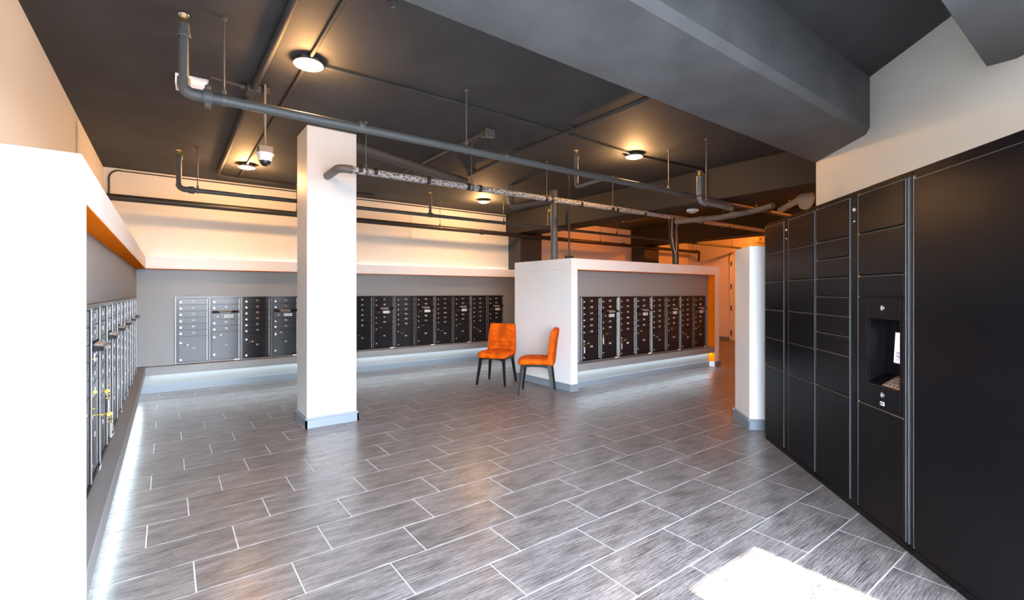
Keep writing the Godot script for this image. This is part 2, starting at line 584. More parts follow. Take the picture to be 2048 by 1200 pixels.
# ---------------------------------------------------------------- floor
func floor_tiles() -> void:
	# wood-look grain: long streaks, fine flecks and soft blotches
	var W := 1536
	var H := 768
	var mk := func(sd: int, w: int, h: int, fr: float, oct: int) -> PackedByteArray:
		var f := FastNoiseLite.new()
		f.seed = sd
		f.frequency = fr
		f.fractal_octaves = oct
		var im: Image = f.get_seamless_image(w, h)
		im.convert(Image.FORMAT_L8)
		im.resize(W, H, Image.INTERPOLATE_CUBIC)
		return im.get_data()
	var streak: PackedByteArray = mk.call(1, 36, 768, 0.11, 4)
	var fleck: PackedByteArray = mk.call(2, 110, 768, 0.20, 2)
	var broad: PackedByteArray = mk.call(3, 48, 96, 0.06, 3)
	var col := PackedByteArray()
	col.resize(W * H * 3)
	var hgt := PackedByteArray()
	hgt.resize(W * H)
	for i in W * H:
		var s := (streak[i] - 128) / 128.0
		var f := (fleck[i] - 128) / 128.0
		var b := (broad[i] - 128) / 128.0
		var k := 0.74 + 0.30 * s + 0.12 * b
		if f < -0.25:
			k += (f + 0.25) * 0.7
		if f > 0.30:
			k += (f - 0.30) * 0.2
		k = clampf(k, 0.12, 1.0)
		col[i * 3] = int(255.0 * k)
		col[i * 3 + 1] = int(255.0 * clampf(k * 0.985 + 0.002, 0, 1))
		col[i * 3 + 2] = int(255.0 * clampf(k * 0.97 + 0.006, 0, 1))
		hgt[i] = clampi(int(128 + 90.0 * s + 50.0 * f), 0, 255)
	var tex := ImageTexture.create_from_image(Image.create_from_data(W, H, false, Image.FORMAT_RGB8, col))
	var htex := ImageTexture.create_from_image(Image.create_from_data(W, H, false, Image.FORMAT_L8, hgt))
	var tm := mat("tile", Color(0.62, 0.59, 0.58), 0.28)
	tm.albedo_texture = tex
	tm.vertex_color_use_as_albedo = true
	tm.heightmap_enabled = true
	tm.heightmap_texture = htex
	tm.heightmap_scale = 0.045

	var fl := thing("floor", "dark wood-look plank tiles with white grout lines", "floor", Vector3.ZERO, 0.0, "", "structure")
	span("grout_bed", Vector3(-1.0, -0.2, -8.7), Vector3(16.3, -0.0022, 0.25), M.grout, fl, 0.0)

	var L := 0.6097
	var T := 0.3086
	var x0 := 0.109
	var z0 := 2.915
	var g := 0.0062
	var cam := Vector2(0, 0)
	var tiles := []
	for n in range(-9, 19):
		var far := z0 + n * T
		if far < 0.45 or far > 8.75:
			continue
		for m in range(-14, 40):
			var xa := x0 + n * L / 3.0 + m * L
			if xa > 13.2 or xa + L < -0.45:
				continue
			var mid := Vector2(xa + L / 2, far - T / 2)
			if mid.x - mid.y > 1.6 and mid.x < 5.2:          # under the lockers and behind the angled wall
				if mid.x - mid.y > 2.95:
					continue
			if mid.x > 4.85 and mid.x < 7.9 and mid.y > 5.2 and mid.y < 6.0:
				continue
			var ang := atan2(mid.y, mid.x)
			if ang < deg_to_rad(4.0) or ang > deg_to_rad(103.0):
				continue
			tiles.append([mid.length(), mid, rng.randi_range(0, 7), rng.randf_range(0.9, 1.09)])
	tiles.sort_custom(func(a, b): return a[0] < b[0])
	var rest := Mb.new()
	for k in tiles.size():
		var t: Array = tiles[k]
		var tone: float = snappedf(t[3], 0.05)
		if k < 300:
			var key := "tile%d,%.3f" % [t[2], tone]
			if not cache.has(key):
				var s := Mb.new()
				tile_shape(s, Vector3.ZERO, L - g, T - g, t[2], tone)
				cache[key] = s.mesh()
			part("tile", cache[key], tm, fl, Vector3(t[1].x, 0, -t[1].y))
		else:
			tile_shape(rest, Vector3(t[1].x, 0, -t[1].y), L - g, T - g, t[2], tone)
	var o := part("far_tiles", rest.mesh(), tm, fl)
	o.set_meta("kind", "stuff")


func tile_shape(s: Mb, at: Vector3, w: float, d: float, variant: int, tone: float) -> void:
	s.col = Color(tone, tone * 0.995, tone * 0.985)
	var e := 0.0016
	var y := -0.0012
	var u0 := (variant % 2) * 0.5
	var v0 := (variant / 2 % 2) * 0.5
	var flip := variant >= 4
	var P := [Vector3(-w / 2, 0, -d / 2), Vector3(w / 2, 0, -d / 2), Vector3(w / 2, 0, d / 2), Vector3(-w / 2, 0, d / 2)]
	var uv := func(p: Vector3) -> Vector2:
		var a := p.x / w + 0.5
		var b := p.z / d + 0.5
		if flip:
			a = 1.0 - a; b = 1.0 - b
		return Vector2(u0 + clampf(a, 0, 1) * 0.5, v0 + clampf(b, 0, 1) * 0.5)
	var I := []
	for p in P:
		I.append(Vector3(p.x - signf(p.x) * e, 0, p.z - signf(p.z) * e))
	var put := func(a: Vector3, b: Vector3, c: Vector3, nn: Vector3) -> void:
		for q in ([a, b, c] if (b - a).cross(c - a).dot(nn) < 0.0 else [a, c, b]):
			s.vert(at + q, nn, uv.call(q))
	put.call(I[0], I[1], I[2], Vector3.UP)
	put.call(I[0], I[2], I[3], Vector3.UP)
	for i in 4:
		var j := (i + 1) % 4
		var a: Vector3 = P[i] + Vector3(0, y, 0)
		var b: Vector3 = P[j] + Vector3(0, y, 0)
		var mid: Vector3 = (P[i] + P[j]) / 2.0
		var nn := (mid.normalized() + Vector3.UP * 1.4).normalized()
		put.call(I[i], I[j], b, nn)
		put.call(I[i], b, a, nn)
		var lo := Vector3(0, -0.006, 0)
		put.call(a, b, b + lo, mid.normalized())
		put.call(a, b + lo, a + lo, mid.normalized())


# ---------------------------------------------------------------- mailbox niches
const XN := -0.337         # left niche wall face
const ZN := -8.10          # back niche wall face
const XF := -0.235         # left fascia and ledge front
const ZF := -7.97
const Y0 := 0.268          # ledge
const Y1 := 0.372
const F0 := 1.71           # fascia
const F1 := 1.865
const ZJ := -2.166         # near end of the left niche
const XE := 7.4            # far end of the back niche, behind the island
const IX0 := 4.53          # island
const IX1 := 8.335
const IZ1 := -4.735
const IZN := -4.862
const IZ0 := -6.06


func board(called: String, lo: Vector3, hi: Vector3, m: Material, parent: Node) -> void:
	span(called, lo, hi, m, parent, 0.002)


func partitions() -> void:
	var a := thing("partition", "left mailbox niche framed by a white fascia with an orange soffit", "partition", Vector3.ZERO, 0.0, "", "structure")
	span("niche_wall", Vector3(XW, 0, ZW), Vector3(XN, F0, ZJ - 0.01), M.grey, a)
	var s := Mb.new()
	s.span(Vector3(XW, F0, ZW), Vector3(XF, F1, ZJ), 0.004)
	s.span(Vector3(XW, 0, ZJ - 0.115), Vector3(XF, F0 + 0.01, ZJ), 0.004)
	part("fascia", s.mesh(), M.white, a)
	span("soffit", Vector3(XN, F0 - 0.004, ZF), Vector3(XF - 0.001, F0, ZJ - 0.115), M.orange, a, 0.0)
	span("ledge", Vector3(XN, Y0, ZN), Vector3(XF, Y1, ZJ - 0.115), M.grey, a)
	board("baseboard", Vector3(XN, 0, ZN), Vector3(XN + 0.018, 0.1, ZJ - 0.115), M.skirting, a)

	var b := thing("partition", "long back mailbox niche under a white fascia lit from above", "partition", Vector3.ZERO, 0.0, "", "structure")
	span("niche_wall", Vector3(XN, 0, ZW), Vector3(XE, F0, ZN), M.grey, b)
	span("fascia", Vector3(XF, F0, ZF - 0.1), Vector3(XE, F1, ZF), M.white, b, 0.004)
	span("fascia_shelf", Vector3(XF, F0, ZW), Vector3(XE, F0 + 0.117, ZF - 0.1), M.white, b, 0.0)
	span("soffit", Vector3(XF, F0 - 0.004, ZN), Vector3(XE, F0, ZF - 0.001), M.orange, b, 0.0)
	span("ledge", Vector3(XN, Y0, ZN), Vector3(XE, Y1, ZF), M.grey, b)
	board("baseboard", Vector3(XN + 0.018, 0, ZN), Vector3(XE, 0.1, ZN + 0.018), M.skirting, b)
	board("baseboard_cap", Vector3(XN + 0.018, 0.1, ZN), Vector3(XE, 0.108, ZN + 0.010), M.skirting, b)

	var c := thing("partition", "free-standing white island partition holding the right-hand mailboxes", "partition", Vector3.ZERO, 0.0, "", "structure")
	var q := Mb.new()
	q.span(Vector3(IX0, 0, IZ0), Vector3(IX1, F0, IZN - 0.02), 0.004)
	q.span(Vector3(IX0, F0, IZ0), Vector3(IX1, F1, IZ1), 0.004)
	q.span(Vector3(IX0, 0, IZN - 0.03), Vector3(IX0 + 0.118, F0 + 0.01, IZ1), 0.004)
	q.span(Vector3(IX1 - 0.15, 0, IZN - 0.03), Vector3(IX1, F0 + 0.01, IZ1), 0.004)
	part("fascia", q.mesh(), M.white, c)
	span("niche_wall", Vector3(IX0 + 0.118, 0, IZN - 0.03), Vector3(IX1 - 0.15, F0, IZN), M.grey, c, 0.0)
	span("soffit", Vector3(IX0 + 0.118, F0 - 0.004, IZN), Vector3(IX1 - 0.15, F0, IZ1 - 0.001), M.orange, c, 0.0)
	span("reveal", Vector3(IX1 - 0.154, 0.1, IZN), Vector3(IX1 - 0.15, F0, IZ1 - 0.001), M.orange, c, 0.0)
	span("ledge", Vector3(IX0 + 0.118, Y0, IZN), Vector3(IX1 - 0.154, Y1, IZ1 - 0.004), M.grey, c)
	board("baseboard", Vector3(IX0 + 0.118, 0, IZN), Vector3(IX1 - 0.15, 0.1, IZN + 0.016), M.skirting, c)
	board("baseboard", Vector3(IX0 - 0.018, 0, IZ0), Vector3(IX0, 0.1, IZ1), M.skirting, c)
	board("baseboard", Vector3(IX0 - 0.018, 0, IZ1), Vector3(IX0 + 0.13, 0.1, IZ1 + 0.018), M.skirting, c)
	board("baseboard", Vector3(IX1 - 0.168, 0, IZ1), Vector3(IX1 + 0.018, 0.1, IZ1 + 0.018), M.skirting, c)
	board("baseboard", Vector3(IX1, 0, IZ0), Vector3(IX1 + 0.018, 0.1, IZ1), M.skirting, c)

	led("under the left ledge", Vector3(XN + 0.045, Y0 - 0.003, (ZN + ZJ) / 2 - 0.05), Vector3(0.012, 0.005, -(ZN - ZJ) - 0.3), Vector3.DOWN, 1.7)
	led("under the back ledge", Vector3((XF + XE) / 2, Y0 - 0.003, ZN + 0.04), Vector3(XE - XF - 0.1, 0.005, 0.012), Vector3.DOWN, 1.7)
	led("under the island ledge", Vector3((IX0 + IX1) / 2, Y0 - 0.003, IZN + 0.04), Vector3(IX1 - IX0 - 0.32, 0.005, 0.012), Vector3.DOWN, 0.85)
	led("on top of the back fascia, washing the cream wall", Vector3((XF + 6.1) / 2, F0 + 0.122, -8.396), Vector3(6.1 - XF - 0.1, 0.01, 0.012), Vector3.UP, 0.55)


func led(place: String, at: Vector3, size: Vector3, dir: Vector3, e: float) -> void:
	var o := part("led_strip", boxm(size, 0.001), M.led_glow, self, at)
	tag(o, "thin white light strip " + place, "light strip")
	var l := AreaLight3D.new()
	l.name = "led_light"
	o.add_child(l)
	l.area_size = Vector2(size.x, size.z)
	l.position = dir * (size.y / 2 + 0.003)
	if dir.y > 0:
		l.rotation.x = PI / 2
	elif size.x > size.z:                 # tipped out towards the room, as such strips are
		l.rotation.x = -PI / 2 - 0.25
	else:
		l.basis = Basis(Vector3.BACK, 0.3) * Basis(Vector3.RIGHT, -PI / 2)
	l.light_color = COOL
	l.light_energy = e
	l.set("area_range", 12.0)
	l.shadow_enabled = true


# ---------------------------------------------------------------- mailbox units
const UW := 0.80
const UH := 0.945
const RH := 0.0895


func lock_mesh(r := 0.0145) -> ArrayMesh:
	var key := "lock%.4f" % r
	if not cache.has(key):
		var s := Mb.new()
		s.lathe(Vector3.ZERO, Vector3.BACK, [Vector2(r, 0), Vector2(r, 0.003), Vector2(r * 0.82, 0.005), Vector2(r * 0.45, 0.0046), Vector2(0, 0.0046)], 14)
		s.box(Vector3(0, 0, 0.0045), Vector3(0.0025, 0.009, 0.002), 0.0)
		cache[key] = s.mesh()
	return cache[key]


func mail_door(unit: Node3D, x: float, y: float, w: float, h: float, text: String) -> MeshInstance3D:
	var d := part("door", boxm(Vector3(w - 0.004, h - 0.005, 0.014), 0.0025), M.mailbox, unit, Vector3(x + w / 2, y + h / 2, 0.010))
	part("number", textm(text, 0.024), M.print, d, Vector3(0.012, 0.004, 0.0072))
	var hg := part("hinge", boxm(Vector3(0.011, h - 0.008, 0.010), 0.002), M.aluminium, d, Vector3(w / 2 + 0.008, 0, 0.001))
	hg.set_meta("label", "bare metal hinge strip")
	return d


func dots(parent: Node3D, at: Vector3) -> void:
	var key := "dots"
	if not cache.has(key):
		var s := Mb.new()
		for p in [Vector2(-0.033, 0.014), Vector2(0.033, 0.014), Vector2(-0.033, -0.014), Vector2(0.033, -0.014)]:
			s.lathe(Vector3(p.x, p.y, 0), Vector3.BACK, [Vector2(0.006, 0), Vector2(0.0055, 0.003), Vector2(0, 0.0035)], 8)
		cache[key] = s.mesh()
	part("rivet", cache[key], M.rod, parent, at)
	part("lock", lock_mesh(0.010), M.brass, parent, at)


func mail_unit(at: Vector3, turn: float, pitch: float, first: int, parcel: int, label: String, group: String) -> void:
	var u := thing("mailbox_unit", label, "mailbox", at, turn, group)
	u.scale.x = pitch / UW
	var s := Mb.new()
	s.span(Vector3(0.0, 0.0, 0.0), Vector3(UW, UH, 0.006), 0.001)
	s.span(Vector3(0.0, UH - 0.024, 0.0), Vector3(UW, UH, 0.026), 0.002)
	s.span(Vector3(0.0, 0.0, 0.0), Vector3(UW, 0.018, 0.026), 0.002)
	s.span(Vector3(0.022, 0.0, 0.0), Vector3(0.040, UH, 0.020), 0.002)
	s.span(Vector3(UW - 0.014, 0.0, 0.0), Vector3(UW, UH, 0.021), 0.002)
	s.span(Vector3(0.396, 0.015, 0.0), Vector3(0.430, UH - 0.02, 0.021), 0.002)
	part("frame", s.mesh() if not cache.has("mframe") else cache.mframe, M.mailbox, u)
	if not cache.has("mtrim"):
		var t := Mb.new()
		t.span(Vector3(0.010, 0, 0), Vector3(0.020, UH, 0.027), 0.002)
		t.span(Vector3(UW - 0.012, 0, 0), Vector3(UW - 0.003, UH, 0.027), 0.002)
		t.span(Vector3(0.0, UH - 0.005, 0), Vector3(UW, UH, 0.028), 0.002)
		t.span(Vector3(0.0, 0, 0), Vector3(UW, 0.005, 0.028), 0.002)
		cache.mtrim = t.mesh()
		var t2 := Mb.new()
		t2.span(Vector3(0.410, 0.012, 0.018), Vector3(0.417, UH - 0.02, 0.026), 0.002)
		cache.mmull = t2.mesh()
	part("trim", cache.mtrim, M.aluminium, u)
	part("mullion", cache.mmull, M.aluminium, u)
	var c1 := 0.045
	var c2 := 0.440
	var w := 0.330
	var yb := 0.022
	for k in 6:
		var d := mail_door(u, c1, yb + RH * (9 - k), w, RH, str(first + k))
		part("lock", lock_mesh(), M.chrome, d, Vector3(-w / 2 + 0.030, -0.006, 0.007))
	var ph := RH * 4
	var p := mail_door(u, c1, yb, w, ph, "%dP" % parcel)
	for f in [0.09, -0.15]:
		part("lock", lock_mesh(), M.chrome, p, Vector3(-w / 2 + 0.030, f * ph / 0.358, 0.007))
	dots(p, Vector3(-0.055, ph * 0.5 - 0.34 * ph, 0.007))
	var h2 := 0.403
	var p2 := mail_door(u, c2, yb, w, h2, "%dP" % (parcel + 1))
	for f in [0.31, -0.32]:
		part("lock", lock_mesh(), M.chrome, p2, Vector3(-w / 2 + 0.030, f * h2, 0.007))
	dots(p2, Vector3(-0.055, h2 * 0.385, 0.007))
	for k in 2:
		var d := mail_door(u, c2, yb + h2 + RH * (1 - k), w, RH, str(first + 8 + k))
		part("lock", lock_mesh(), M.chrome, d, Vector3(-w / 2 + 0.030, -0.006, 0.007))
		var e := mail_door(u, c2, yb + RH * (9 - k), w, RH, str(first + 6 + k))
		part("lock", lock_mesh(), M.chrome, e, Vector3(-w / 2 + 0.030, -0.006, 0.007))
	var ym := yb + h2 + RH * 2
	var mp := part("master_panel", boxm(Vector3(w - 0.004, 0.092, 0.014), 0.0025), M.mailbox, u, Vector3(c2 + w / 2, ym + 0.048, 0.010))
	dots(mp, Vector3(-0.092, 0.0, 0.007))
	var pl := part("name_plate", boxm(Vector3(0.118, 0.046, 0.004), 0.001), M.plate, mp, Vector3(0.045, 0.0, 0.008))
	pl.set_meta("label", "white U.S. MAIL plate")
	part("lettering", textm("U.S. MAIL", 0.017), M.ink, mp, Vector3(0.045, 0.0, 0.0105))
	part("screw", lock_mesh(0.007), M.rod, mp, Vector3(0.135, 0.002, 0.007))
	var hg := part("hinge", boxm(Vector3(0.011, 0.088, 0.010), 0.002), M.aluminium, mp, Vector3(w / 2 + 0.008, 0, 0.001))
	hg.set_meta("label", "bare metal hinge strip")
	# hood over the outgoing mail slot
	var yh := ym + 0.108
	if not cache.has("hood"):
		var hd := Mb.new()
		hd.prism(PackedVector2Array([Vector2(0, -0.016), Vector2(0.058, -0.011), Vector2(0.061, 0.004), Vector2(0.056, 0.009), Vector2(0, 0.020)]), -w / 2 + 0.002, w / 2 - 0.002, Transform3D(Basis(Vector3(0, 0, 1), Vector3(0, 1, 0), Vector3(-1, 0, 0)), Vector3.ZERO))
		cache.hood = hd.mesh()
	var hood := part("mail_slot_hood", cache.hood, M.mailbox, u, Vector3(c2 + w / 2, yh, 0.010))
	part("label_plate", boxm(Vector3(0.135, 0.009, 0.002), 0.0004), M.tan, hood, Vector3(0.0, -0.003, 0.061))
	part("label_plate", boxm(Vector3(0.16, 0.002, 0.034), 0.0004), M.tan, hood, Vector3(0.0, 0.0152, 0.031), Vector3(0.195, 0, 0))
	part("sticker", boxm(Vector3(0.075, 0.020, 0.002), 0.0004), M.plate, u, Vector3(UW - 0.05, 0.004, 0.029))


func mail() -> void:
	var ord := ["first", "second", "third", "fourth", "fifth", "sixth", "seventh"]
	for k in 6:
		var n := 1 + k * 10
		mail_unit(Vector3(XN, 0.381, -2.828 - 0.7875 * k), PI / 2, 0.7875, n, k * 2 + 1, "black mailbox unit in the left niche, doors %d to %d, %s from the street end" % [n, n + 9, ord[k]], "mailbox units in the left niche")
	for k in 7:
		var n := 61 + k * 10
		mail_unit(Vector3(0.079 + 0.8097 * k, 0.381, ZN), 0.0, 0.8097, n, k * 2 + 1, "black mailbox unit in the back niche, doors %d to %d, %s from its left end" % [n, n + 9, ord[k]], "mailbox units in the back niche")
	for k in 4:
		var n := 231 + k * 10
		mail_unit(Vector3(4.815 + 0.815 * k, 0.381, IZN), 0.0, 0.815, n, k * 2 + 47, "black mailbox unit in the white island, doors %d to %d, %s from its left end" % [n, n + 9, ord[k]], "mailbox units in the island")


# ---------------------------------------------------------------- parcel lockers
const LH := 2.033


func locker_module(s0: float, s1: float, label: String) -> Node3D:
	# s is measured along the row from its far end
	var o := Vector3(4.574 + s0 * -R2, 0, -2.134 + s0 * R2)
	var t := thing("locker_unit", label, "locker", o, deg_to_rad(225.0), "black parcel lockers along the angled wall")
	return t


func locker_body(t: Node3D, w: float, hole := Rect2()) -> void:
	var b := Mb.new()
	if hole.size.x > 0.0:
		b.span(Vector3(0.002, 0, -0.40), Vector3(w - 0.002, LH, -0.14), 0.002)
		b.span(Vector3(0.002, 0, -0.14), Vector3(hole.position.x, LH, 0), 0.003)
		b.span(Vector3(hole.end.x, 0, -0.14), Vector3(w - 0.002, LH, 0), 0.003)
		b.span(Vector3(hole.position.x, 0, -0.14), Vector3(hole.end.x, hole.position.y, 0), 0.0)
		b.span(Vector3(hole.position.x, hole.end.y, -0.14), Vector3(hole.end.x, LH, 0), 0.0)
	else:
		b.span(Vector3(0.002, 0, -0.40), Vector3(w - 0.002, LH, 0), 0.003)
	part("body", b.mesh(), M.powder, t)
	span("plinth", Vector3(0.004, 0.0, 0.0), Vector3(w - 0.004, 0.036, 0.004), M.powder, t, 0.001)


func locker_doors(t: Node3D, x0: float, x1: float, ys: Array) -> void:
	for i in ys.size() - 1:
		if ys[i] < 0.0 or ys[i + 1] < 0.0 and i == ys.size():
			continue
		locker_door(t, x0, x1, ys[i + 1], ys[i])


func locker_door(t: Node3D, x0: float, x1: float, y0: float, y1: float) -> void:
	var g := 0.0045
	var d := part("door", boxm(Vector3(x1 - x0 - 2 * g, y1 - y0 - 2 * g, 0.014), 0.003), M.powder, t, Vector3((x0 + x1) / 2, (y0 + y1) / 2, 0.0065))
	part("door_lip", boxm(Vector3(x1 - x0 - 2 * g, 0.0035, 0.0155), 0.001), M.edge_steel, d, Vector3(0, (y1 - y0) / 2 - g - 0.001, 0.0))
	var hg := part("hinge_pin", boxm(Vector3(0.010, 0.010, 0.008), 0.002), M.brass, d, Vector3(-(x1 - x0) / 2 + 0.006, (y1 - y0) / 2 - 0.001, 0.002))
	hg.set_meta("label", "tiny brass hinge pin")


func gap_lines(t: Node3D, x0: float, x1: float, y0: float, y1: float) -> void:
	span("door_recess", Vector3(x0, y0, -0.001), Vector3(x1, y1, 0.0012), M.gap, t, 0.0)


func edge_trims(t: Node3D, xs: Array) -> void:
	for x in xs:
		span("edge_trim", Vector3(x - 0.0022, 0.05, 0.0), Vector3(x + 0.0022, 2.0, 0.0105), M.edge_steel, t, 0.001)


func locker_strip(t: Node3D, x0: float, x1: float, ylock: float) -> void:
	span("lock_panel", Vector3(x0, 0.05, 0.0), Vector3(x1, 2.0, 0.009), M.powder, t, 0.003)
	part("lock", lock_mesh(0.014), M.chrome, t, Vector3((x0 + x1) / 2, ylock, 0.009))
	part("screw", lock_mesh(0.005), M.chrome, t, Vector3((x0 + x1) / 2, ylock - 0.075, 0.009))


func lockers() -> void:
	var a := locker_module(0.0, 0.975, "black parcel locker unit at the far end, two columns of six doors")
	locker_body(a, 0.974)
	gap_lines(a, 0.012, 0.418, 0.047, 1.998)
	gap_lines(a, 0.523, 0.957, 0.047, 1.998)
	locker_doors(a, 0.012, 0.418, [1.998, 1.749, 1.484, 1.230, 0.971, 0.711, 0.048])
	locker_doors(a, 0.523, 0.957, [1.998, 1.749, 1.489, 1.232, 0.970, 0.710, 0.048])
	locker_strip(a, 0.442, 0.512, 1.918)
	edge_trims(a, [0.4185, 0.518, 0.9585])
	var b := locker_module(0.976, 1.996, "black parcel locker unit in the middle, with screen and keypad recess")
	var o := 0.976
	var hole := Rect2(1.619 - o, 0.845, 0.294, 0.387)
	locker_body(b, 1.018, hole)
	gap_lines(b, 0.993 - o, 1.423 - o, 0.047, 2.002)
	locker_doors(b, 0.993 - o, 1.423 - o, [2.002, 1.753, 1.623, 1.490, 1.360, 1.232, 1.101, 0.973, 0.710, 0.048])
	locker_strip(b, 1.446 - o, 1.510 - o, 1.915)
	edge_trims(b, [1.4245 - o, 1.5165 - o, 1.9530 - o, 1.976 - o])
	locker_doors(b, 1.523 - o, 1.951 - o, [2.002, 1.753, 1.491, 1.362])
	locker_doors(b, 1.523 - o, 1.951 - o, [0.711, 0.048])
	gap_lines(b, 1.523 - o, 1.951 - o, 1.362, 2.002)
	gap_lines(b, 1.523 - o, 1.951 - o, 0.047, 0.711)
	# terminal panel round the recess
	var x0 := 1.5275 - o
	var x1 := 1.9465 - o
	var tp := Mb.new()
	tp.span(Vector3(x0, 0.7155, 0), Vector3(hole.position.x, 1.3575, 0.0135), 0.002)
	tp.span(Vector3(hole.end.x, 0.7155, 0), Vector3(x1, 1.3575, 0.0135), 0.002)
	tp.span(Vector3(hole.position.x, 0.7155, 0), Vector3(hole.end.x, hole.position.y, 0.0135), 0.002)
	tp.span(Vector3(hole.position.x, hole.end.y, 0), Vector3(hole.end.x, 1.3575, 0.0135), 0.002)
	part("terminal_panel", tp.mesh(), M.powder, b)
	# inner box: leaning back wall and sloping keypad shelf
	var bw := Mb.new()
	bw.prism(PackedVector2Array([Vector2(-0.138, hole.end.y), Vector2(-0.100, hole.end.y), Vector2(-0.082, 0.905), Vector2(0.006, hole.position.y + 0.001), Vector2(0.006, hole.position.y - 0.004), Vector2(-0.138, hole.position.y - 0.004)]), hole.position.x, hole.end.x, Transform3D(Basis(Vector3(0, 0, 1), Vector3(0, 1, 0), Vector3(-1, 0, 0)), Vector3(hole.position.x + hole.end.x, 0, 0)))
	var rc := part("recess_shell", bw.mesh(), M.powder, b)
	var lean := atan2(0.018, 1.232 - 0.905)
	var sx := hole.position.x + 0.176
	var scr := part("screen", boxm(Vector3(0.178, 0.176, 0.006), 0.001), M.screen_glow, b, Vector3(sx, 1.066, -0.0875), Vector3(lean * -1.0, 0, 0))
	part("screen_bezel", boxm(Vector3(0.192, 0.190, 0.004), 0.001), M.ink, scr, Vector3(0, 0, -0.0016))
	part("screen_block", boxm(Vector3(0.100, 0.042, 0.0012), 0.0), M.screen_orange, scr, Vector3(0.006, 0.030, 0.0033))
	part("lettering", textm("PARCEL", 0.0125, 0.0006), M.ink, scr, Vector3(-0.040, -0.030, 0.0034))
	part("lettering", textm("PENDING", 0.0125, 0.0006), M.ink, scr, Vector3(-0.034, -0.050, 0.0034))
	part("caption", boxm(Vector3(0.040, 0.0022, 0.0006), 0.0), M.rod, scr, Vector3(-0.040, -0.066, 0.0034))
	part("caption", boxm(Vector3(0.040, 0.0022, 0.0006), 0.0), M.rod, scr, Vector3(-0.020, 0.068, 0.0034))
	var slope := atan2(0.905 - hole.position.y, 0.088)
	var kp := part("keypad", boxm(Vector3(0.150, 0.098, 0.004), 0.001), M.keypad_metal, b, Vector3(hole.position.x + 0.205, 0.8785, -0.034), Vector3(-(PI / 2 - slope), 0, 0))
	for i in 4:
		for j in 4:
			part("key", boxm(Vector3(0.024, 0.015, 0.005), 0.0012), M.aluminium, kp, Vector3(-0.050 + 0.0335 * i, 0.033 - 0.022 * j, 0.003))
	part("camera_eye", lock_mesh(0.016), M.chrome, b, Vector3(1.765 - o, 1.298, 0.0135))
	part("button", lock_mesh(0.016), M.chrome, b, Vector3(1.765 - o, 0.797, 0.0135))
	var dp := part("data_socket", boxm(Vector3(0.034, 0.022, 0.004), 0.001), M.plate, b, Vector3(1.765 - o, 0.747, 0.0145))
	part("socket_slot", boxm(Vector3(0.010, 0.012, 0.002), 0.0), M.ink, dp, Vector3(-0.006, 0, 0.002))
	part("socket_slot", boxm(Vector3(0.006, 0.012, 0.002), 0.0), M.ink, dp, Vector3(0.009, 0, 0.002))
	var c := locker_module(1.998, 2.78, "black parcel locker unit nearest the street, one full-height door")
	locker_body(c, 0.78)
	gap_lines(c, 0.020, 0.768, 0.055, 1.985)
	locker_door(c, 0.020, 0.768, 0.055, 1.985)
	edge_trims(c, [0.016])


